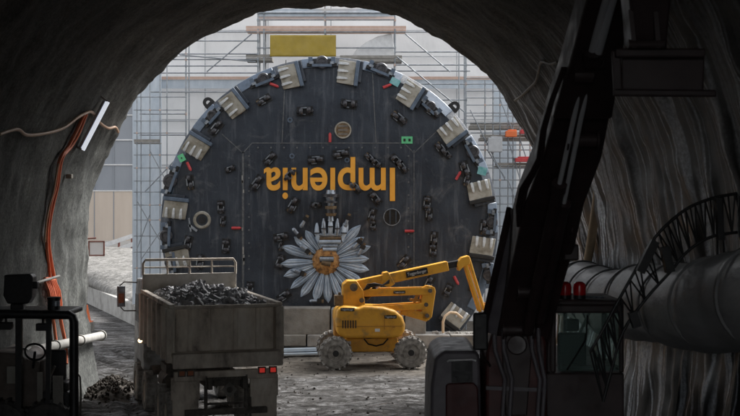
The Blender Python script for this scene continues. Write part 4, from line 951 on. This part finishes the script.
# ------------------------------------------------------------------ right wall fittings
dk = MB(); pts = []; 
for i in range(80):
    d = 32.6-26*i/79; z = 3.35+max(0,(31-d))*.028+max(0,(24-d))*.06+.05*math.sin(d*.9); x = 4.98+.05*math.sin(d*.7); pts.append(Vector((x, d, z)))
V = []; n_ = 48
for i, p in enumerate(pts):
    for k_ in range(n_):
        a = 2*PI*k_/n_; r = .66*(1-.05*abs(math.sin(i*.42))**6) + .03*noise.noise(Vector((p.y*2.2, math.cos(a)*.8, math.sin(a)*.8))) + .02*noise.noise(Vector((p.y*5+math.cos(a)*2, math.cos(a)*1.2, math.sin(a)*1.2))); sag = -.06 if math.sin(a) < -.6 else 0
        V.append(p+Vector((math.cos(a)*r*.93, 0, math.sin(a)*r+sag)))
dk.add(V, [(i*n_+k_, i*n_+(k_+1)%n_, (i+1)*n_+(k_+1)%n_, (i+1)*n_+k_) for i in range(79) for k_ in range(n_)]+[tuple(range(n_)), tuple(range(79*n_,80*n_))])
du = dk.build('ventilation_duct', 'duct', smooth=60); tag(du, 'fat grey ventilation duct running along the right tunnel wall above the cab', 'duct')
for d in (31.5,29.6,27.6,25.4,23,20.5,18,15.5):
    i = min(range(80), key=lambda q: abs(pts[q].y-d)); b = MB(); b.lathe([(.655,-.04),(.69,-.04),(.69,.04),(.655,.04)], pts[i], (0,1,0), n=40, closed=True); b.build('clamp_ring', 'ductring', du, smooth=40)
b = MB(); b.tube([P(603,140,29.0),P(600,168,29.3),P(597,200,29.7),P(592,235,30.2),P(586,272,31.0),P(583,290,31.4)], .11, 12); tag(b.build('leaning_pole', 'wood', smooth=60), 'tan wooden pole leaning against the right tunnel wall behind the duct end', 'pole')
wallcable('cable', [(560,60),(553,62),(544,60),(541,70),(538,80),(530,88),(524,94),(517,99)], .035, 'cabledark', 'thin grey cable looping across the upper right tunnel wall near its edge')

# ------------------------------------------------------------------ excavator (faces the camera)
EX = 21.0
ex = empty('excavator', (2.6,22.4,0), 0, 'very dark red excavator facing the camera with its boom raised on the right', 'excavator')
eo = ex.location
def E(px, py, d): return P(px,py,d)-eo
def sect(px, py, d, wpx, dep): c = E(px,py,d); w = wpx*d/F/2; return [c+Vector((-w,-dep/2,-dep*.15)), c+Vector((w,-dep/2,-dep*.15)), c+Vector((w,dep/2,dep*.15)), c+Vector((-w,dep/2,dep*.15))]
b = MB(); b.loft([sect(508,430,21.6,50,1.0), sect(518,330,21.0,54,1.0), sect(530,280,20.2,54,1.0), sect(541,235,19.4,58,1.0), sect(550,195,18.6,58,.95), sect(567,150,17.8,58,.9), sect(577,110,17.2,54,.85)])
b.build('boom', 'cranedark', ex, bevel=.04)
b = MB(); b.loft([sect(577,112,17.0,58,.85), sect(588,68,16.3,52,.8), sect(598,20,15.6,46,.75), sect(610,-30,15.0,42,.7), sect(618,-70,14.4,40,.7)])
b.build('boom_tip', 'cranedark', ex, bevel=.04)
b = MB(); b.loft([sect(614,-75,14.2,44,.6), sect(640,-70,13.6,48,.6), sect(645,-20,13.6,44,.55), sect(645,25,13.8,36,.5), sect(645,50,13.9,34,.45)]); b.build('dipper_arm', 'cranedark', ex, bevel=.03)
# hydraulic rams in front of the boom
def ram(pa, pb, frac, r, rr, nm='ram'):
    pa = Vector(pa); pb = Vector(pb); m1 = pa.lerp(pb, frac); b = MB(); b.use('cranedark').cyl(pa, m1, r, n=16).cyl(m1-(pb-pa)*.02, m1+(pb-pa)*.01, r*1.2, n=16).use('chrome').cyl(m1, pb, rr, n=16).use('cranedark').cyl(pb+Vector((-.12,0,0)), pb+Vector((.12,0,0)), .12, n=14); b.build(nm, None, ex, smooth=40)
ram(E(528,330,20.0), E(583,75,16.0), .62, .09, .035, 'boom_ram')
ram(E(540,320,19.9), E(593,60,15.8), .5, .09, .035, 'boom_ram')
ram(E(590,58,15.7), E(612,-20,14.6), .1, .11, .05, 'arm_ram'); 
ram(E(596,62,15.7), E(619,-22,14.6), .1, .08, .05, 'arm_ram')
for (x, y_, d) in ((556,226,18.7),(543,232,19),(582,140,17),(557,152,17.7),(590,60,15.9),(533,292,19.7),(518,330,20.3)):
    b = MB(); b.cyl(E(x-14,y_,d), E(x+14,y_,d), .10, n=14).cyl(E(x-16,y_,d), E(x-14,y_,d), .15, n=14).cyl(E(x+14,y_,d), E(x+16,y_,d), .15, n=14); b.build('pivot_pin', 'cranedark', ex, smooth=40)
b = MB()
for k_ in range(3): b.tube([E(563+k_,68,16.0),E(551+k_,100,16.4),E(542+k_*1.5,130,16.8),E(538+k_*2,158,17.3),E(531+k_*2,172,17.6),E(521+k_*3,188,17.9),E(517+k_*3,206,18.2),E(518+k_*3,226,18.6)], .025, 8)
b.build('hydraulic_hose', 'cranedark', ex, smooth=60)
b = MB(); b.prism([E(510,211,19.6),E(515,240,19.6),E(497,335,20.2),E(484,332,20.2)], (0,.12,0)); b.build('side_plate', 'cranegrey', ex, bevel=.015)
b = MB(); b.bar(E(510,208,19.55),E(482,334,20.15), .06, .1).bar(E(511,209,19.55),E(517,242,19.55), .05, .1); b.build('plate_edge', 'cranedark', ex)
b = MB(); b.box(E(570,252,19.2), (.22,.3,.24)).cyl(E(562,252,19.2), E(571,252,19.2), .06); b.build('work_lamp', 'cranedark', ex, bevel=.02)
# upper structure
b = MB(); b.box((0.2,.6,2.05), (3.0,3.2,1.3)); b.build('upper_structure', 'cranered', ex, bevel=.08)
b = MB(); b.prism([E(486,352,20.4),E(495,322,20.4),E(540,318,20.4),E(547,345,20.4),E(548,440,20.4),E(486,440,20.4)], (0,1.2,0)); b.build('boom_foot', 'cranered', ex, bevel=.05)
b = MB(); q = [E(430,440,20.6),E(431,385,20.6),E(435,358,20.6),E(444,351,20.6),E(476,351,20.6),E(480,356,20.6),E(482,440,20.6)]; b.prism(q, (0,2.2,0)); b.build('engine_hood', 'cranegrey', ex, bevel=.06, smooth=40)
b = MB(); b.box(E(462,372,20.55), (.34,.03,.34)); b.build('hood_grille', 'black', ex)
b = MB(); b.prism([E(446,386,20.5),E(448,384,20.5),E(474,383,20.5),E(478,388,20.5),E(480,440,20.5),E(446,440,20.5)], (0,.1,0)); b.build('hood_door', 'cranered', ex, bevel=.03)
b = MB(); b.tube([E(447,362,20.45),E(449,360.5,20.45),E(472,359.5,20.45),E(476,361,20.45)], .018, 8); b.build('hand_rail', 'white', ex, smooth=60)
b = MB(); b.box((-.9,.6,1.0), (.6,4.4,1.0)).box((1.5,.6,1.0), (.6,4.4,1.0)).box((.3,.6,1.1), (2.0,1.6,.5)); b.build('track', 'chassis', ex, bevel=.2)
b = MB()
for x0_, x1_ in ((494,505),(503,512),(531,540),(538,545)): b.tube([E(x0_,325,20.3),E(x0_+1,350,20.3),E(x1_,380,20.3),E(x1_-3,425,20.3)], .035, 8)
b.build('hydraulic_hose', 'cranegrey', ex, smooth=60)
b = MB(); b.prism([E(508,330,20.35),E(526,330,20.35),E(532,352,20.35),E(527,416,20.35),E(506,416,20.35),E(502,352,20.35)], (0,.1,0)); b.cyl(E(517,345,20.2), E(517,345,20.4), .16, n=20); b.build('pivot_bracket', 'cranedark', ex, bevel=.02)
b = MB(); b.bar(E(486,388,20.35),E(546,390,20.35), .04, .06); b.build('edge_strip', 'cranegrey', ex)
# mirror
b = MB(); b.box(E(480.5,331.5,20.0), (.24,.06,.60)); b.build('mirror', 'black', ex, bevel=.03)
b = MB(); b.tube([E(482,348,20.0),E(484,358,20.1),E(490,366,20.3)], .02, 8).tube([E(482,315,20.0),E(492,318,20.2)], .015, 6); b.build('mirror_arm', 'cranedark', ex, smooth=60)
# cab
cx0, cx1 = E(541,300,20.6).x, E(624,300,20.6).x; zt = E(541,303,20.6).z; zb = E(541,445,20.6).z; zw = E(541,373,20.6).z; yf = 20.6-eo.y; yb = yf+1.6
b = MB()
b.box(((cx0+cx1)/2,(yf+yb)/2,zt+.0), (cx1-cx0,1.65,.09))
for x in (cx0+.13, cx1-.04):
    for y_ in (yf+.04, yb-.04): b.box((x,y_,(zt+zw)/2), (.08,.09,zt-zw))
b.box((cx0+.2,yf+.04,(zt+zw)/2), (.10,.07,zt-zw)).box(((cx0+cx1)/2+.05,yf+.03,zt-.10), (cx1-cx0-.1,.06,.14))
b.box(((cx0+cx1)/2,(yf+yb)/2,(zw+zb)/2), (cx1-cx0,1.65,zw-zb)); b.build('cab', 'cranedark', ex, bevel=.05)
b = MB(); b.box(((cx0+cx1)/2+.1,yf+.03,(zt+zw)/2-.05), (cx1-cx0-.36,.015,zt-zw-.16)); b.build('windscreen', 'glass', ex)
b = MB(); b.box((cx0+.08,(yf+yb)/2,(zt+zw)/2-.05), (.012,1.4,zt-zw-.16)); b.build('side_window', 'glass', ex)
b = MB(); b.tube([((cx0+cx1)/2-.25,yf+.02,zw+.05),((cx0+cx1)/2+.05,yf-.02,zw+.55),((cx0+cx1)/2+.08,yf-.02,zt-.2)], .015, 6); b.build('wiper', 'black', ex)
b = MB(); b.box(((cx0+cx1)/2,yb-.5,zw+.1), (.5,.12,.9)).box(((cx0+cx1)/2,yb-.5,zw+.68), (.26,.1,.22)).box(((cx0+cx1)/2,yb-.75,zw-.25), (.5,.5,.14)); b.build('operator_seat', 'black', ex, bevel=.04)
b = MB(); b.cyl(((cx0+cx1)/2-.3,yf+.5,zw-.2), ((cx0+cx1)/2-.3,yf+.45,zw+.25), .025, n=8).cyl(((cx0+cx1)/2+.35,yf+.5,zw-.2), ((cx0+cx1)/2+.35,yf+.45,zw+.25), .025, n=8); b.build('control_lever', 'black', ex)
b = MB(); b.box(((cx0+cx1)/2-.05,yb-.08,(zt+zw)/2), (.07,.07,zt-zw)).bar(((cx0+cx1)/2+.0,yb-.15,zw+.1),((cx0+cx1)/2+.45,yb-.15,zt-.1), .05, .05); b.build('reflection_post', 'pipe', ex)  # pale post and diagonal added to stand for reflections in the cab glass
for px_ in (565,579.5):
    c0 = E(px_,300,20.9); c0.z = zt+.05; bb = MB(); bb.use('beacon').lathe([(.105,.06),(.11,.19),(.095,.25),(.05,.28),(0,.285)], c0, (0,0,1), n=20).use('black').cyl(c0, c0+Vector((0,0,.07)), .105, n=20)
    o = bb.build('beacon', None, ex, smooth=40)
b = MB(); c0 = E(594,297,20.8); b.cyl(E(586,297,20.8), E(604,297.5,20.8), .02, n=8); b.build('roof_rail', 'steel', ex)
# bucket hanging above
b = MB(); b.prism([E(622,50,13.7),E(700,50,13.7),E(705,56,13.7),E(704,93,13.7),E(622,92,13.7)], (0,.5,0)); b.bar(E(615,53,13.6),E(705,53,13.6), .07, .10).bar(E(613,92.5,13.6),E(716,93.5,13.6), .06, .08); b.bar(E(616,50,13.65),E(618,95,13.65), .1, .06)
b.build('bucket', 'cranedark', ex, bevel=.02)
b = MB(); b.bar(E(634,48,13.5), E(630,10,13.5), .05, .07).bar(E(658,48,13.5), E(655,10,13.5), .05, .07).cyl(E(628,44,13.5), E(664,44,13.5), .05, n=12); b.build('bucket_linkage', 'cranedark', ex)


# ------------------------------------------------------------------ arched lattice jib in front of the right wall
lj = empty('lattice_jib', P(660,400,18), 0, 'black arched lattice jib rising in front of the right tunnel wall and duct', 'lattice jib')
lo_ = lj.location
top = [(590,352),(604,328),(616,305),(635,271),(654,239),(672,220),(690,207),(710,199),(728,195),(760,190),(800,188)]
bot = [(603,402),(612,368),(623,332),(645,300),(671,271),(683,256),(697,244),(714,236),(732,233),(760,230),(800,228)]
def cr(pts, d, steps=4):
    Q = [P(x,y_,d)-lo_ for x, y_ in pts]; out = []
    for i in range(len(Q)-1):
        a0, a1, a2, a3 = Q[max(0,i-1)], Q[i], Q[i+1], Q[min(len(Q)-1,i+2)]
        for k_ in range(steps): t = k_/steps; out.append(.5*((2*a1)+(a2-a0)*t+(2*a0-5*a1+4*a2-a3)*t*t+(3*a1-a0-3*a2+a3)*t**3))
    return out+[Q[-1]]
T1, T2, B1, B2 = cr(top,18.0), cr(top,18.45), cr(bot,18.0), cr(bot,18.45)
for c_ in (T1,T2,B1,B2): b = MB(); b.tube(c_, .023, 8); b.build('chord', 'black', lj, smooth=50)
b = MB(); n_ = len(T1)
for i in range(0, n_-1, 1):
    for A_, B_ in ((T1,B1),(T2,B2)): b.cyl(A_[i] if i % 2 else B_[i], B_[i+1] if i % 2 else A_[i+1], .014, n=6)
    if i % 2 == 0: b.cyl(T1[i], T2[i], .014, n=6).cyl(B1[i], B2[i], .014, n=6).cyl(T1[i], B1[i], .014, n=6)
b.build('lacing', 'black', lj)
for (pa, pb, w) in (((640,272),(655,241),.12),((664,247),(670,272),.16),((632,312),(637,327),.14),((718,198),(721,240),.08)):
    b = MB(); b.bar(P(*pa,17.9)-lo_, P(*pb,17.9)-lo_, w, .12); b.build('junction_plate', 'black', lj)
for px_ in (716,722): b = MB(); b.cyl(P(px_,196,18.1)-lo_, P(px_+2,282,18.1)-lo_, .018, n=6); b.build('hanging_cable', 'black', lj)

# ------------------------------------------------------------------ small loader with roll cage, bottom left
ldv = empty('loader', P(30,400,28), 0, 'dark loader with an open black roll cage at the lower left edge', 'loader')
ldv.location.z = 0; l0 = ldv.location.copy()
def G(px, py, d=28): return P(px,py,d)-l0
b = MB()
for d in (27.6,29.0):
    b.tube([G(74,430,d),G(74,350,d),G(74,322,d),G(72.5,317,d),G(69,315,d),G(30,314.5,d),G(-10,314,d)], .10, 10)
    b.bar(G(19,318,d),G(19,420,d), .13, .12).bar(G(49,318,d),G(48,420,d), .10, .12)
b.bar(G(74,340,27.6),G(74,340,29.0), .1,.1).bar(G(19,315,27.6),G(19,315,29.0), .1,.1).bar(G(52,315,27.6),G(52,315,29.0), .1,.1)
b.build('roll_cage', 'black', ldv, smooth=50)
b = MB(); b.box(G(32,311,28.3), (2.0,1.3,.12)); b.build('roof', 'black', ldv, bevel=.04)
b = MB(); b.prism([G(4,275,28),G(30,274,28),G(33,277,28),G(32,297,28),G(28,304,28),G(7,304,28),G(3,296,28)], (0,.35,0)); b.box(G(18,308,28.1), (.3,.2,.2)).box(G(35,285,28.1), (.16,.16,.16)); b.build('flood_light', 'black', ldv, bevel=.03)
b = MB(); b.use('black').cyl(G(54,310,28), G(54,299,28), .14, n=16).cyl(G(54,299,28), G(54,297,28), .155, n=16).use('steel').cyl(G(56,306,27.9), G(56,301,27.9), .09, n=12); b.build('beacon', None, ldv, smooth=40)
for px_, py_ in ((6,326),(43,327)):
    b = MB(); b.box(G(px_,py_,27.7), (.28,.2,.16)).box(G(px_,py_-5,27.7), (.05,.05,.18)); b.build('work_lamp', 'black', ldv, bevel=.02)
b = MB(); b.prism([G(-8,352,27.9),G(20,354,27.9),G(27,360,27.9),G(39,361,27.9),G(41,430,27.9),G(-8,430,27.9)], (0,1.6,0)); b.build('bonnet', 'loader', ldv, bevel=.05)
b = MB(); b.box(G(15,375,27.85), (.36,.03,.38)); b.build('panel', 'concreted', ldv, bevel=.01)
b = MB(); b.box(G(40,395,27.8), (.12,.03,1.0)); b.build('bonnet_trim', 'concreted', ldv)
b = MB(); b.lathe([(.20,-.018),(.235,-.018),(.235,.018),(.20,.018)], G(35,352,27.75), (.3,-.6,.6), n=24, closed=True).cyl(G(35,352,27.75), G(33,368,27.9), .03, n=8); b.build('steering_wheel', 'black', ldv, smooth=40)
b = MB(); b.box(G(57,365,28.4), (.42,.15,.7)).box(G(60,385,28.2), (.5,.6,.2)).box(G(60,402,28.3), (.62,.9,.6)); b.build('driver_seat', 'black', ldv, bevel=.05)
b = MB(); b.bar(G(44,390,27.7),G(55,366,27.7), .05, .04).tube([G(72,385,27.6),G(77,372,27.6),G(80,377,27.6),G(81,395,27.6),G(80,420,27.6)], .022, 6); b.build('grab_handle', 'chassis', ldv)
b = MB(); b.box(G(58,392,27.6), (.22,.05,.7)); b.build('side_panel', 'concreted', ldv)
for px_ in (8,52):
    t = MB(); t.lathe([(.2,-.18),(.5,-.18),(.56,-.1),(.56,.1),(.5,.18),(.2,.18)], (G(px_,400).x,-.3,.56), (0,1,0), n=28)
    for k_ in range(18): a = 2*PI*k_/18; t.box((G(px_,400).x+math.cos(a)*.57,-.3,.56+math.sin(a)*.57), (.08,.34,.06), Euler((0,-a,0)).to_matrix())
    t.build('wheel', 'tyre', ldv, smooth=35)

# ------------------------------------------------------------------ light, camera, render settings
w = bpy.data.worlds.new('World'); scene.world = w; w.use_nodes = True; nt = w.node_tree
sky = nt.nodes.new('ShaderNodeTexSky'); sky.sky_type = 'NISHITA'; sky.sun_disc = False; sky.sun_elevation = R(47); sky.sun_rotation = R(48); sky.dust_density = 3
hs = nt.nodes.new('ShaderNodeHueSaturation'); hs.inputs['Saturation'].default_value = .16
nt.links.new(sky.outputs[0], hs.inputs['Color']); nt.links.new(hs.outputs[0], nt.nodes['Background'].inputs['Color']); nt.nodes['Background'].inputs['Strength'].default_value = .15
sl = bpy.data.lights.new('sun', 'SUN'); sl.energy = 2.4; sl.angle = R(24); sl.color = (1,.985,.96)
so = bpy.data.objects.new('sun', sl); COL.objects.link(so)
az = R(48); el = R(47); dirn = Vector((math.sin(az)*math.cos(el), math.cos(az)*math.cos(el), math.sin(el)))
so.rotation_euler = dirn.to_track_quat('Z', 'Y').to_euler(); so.location = (0,45,40)
cd = bpy.data.cameras.new('camera'); cam = bpy.data.objects.new('camera', cd); COL.objects.link(cam)
cd.sensor_width = 36; cd.lens = 36*F/740; cd.shift_y = -6/740; cd.clip_end = 500; cd.clip_start = .1
cam.location = (0,0,CH); cam.rotation_euler = (PI/2,0,0); scene.camera = cam
cd.dof.use_dof = True; cd.dof.focus_distance = 44; cd.dof.aperture_fstop = 2.8
scene.view_settings.view_transform = 'Standard'; scene.view_settings.look = 'None'; scene.view_settings.gamma = 1; scene.view_settings.exposure = 1.36
try: scene.view_settings.use_curve_mapping = False
except Exception: pass
scene.cycles.max_bounces = 10; scene.cycles.diffuse_bounces = 6; scene.cycles.use_denoising = True
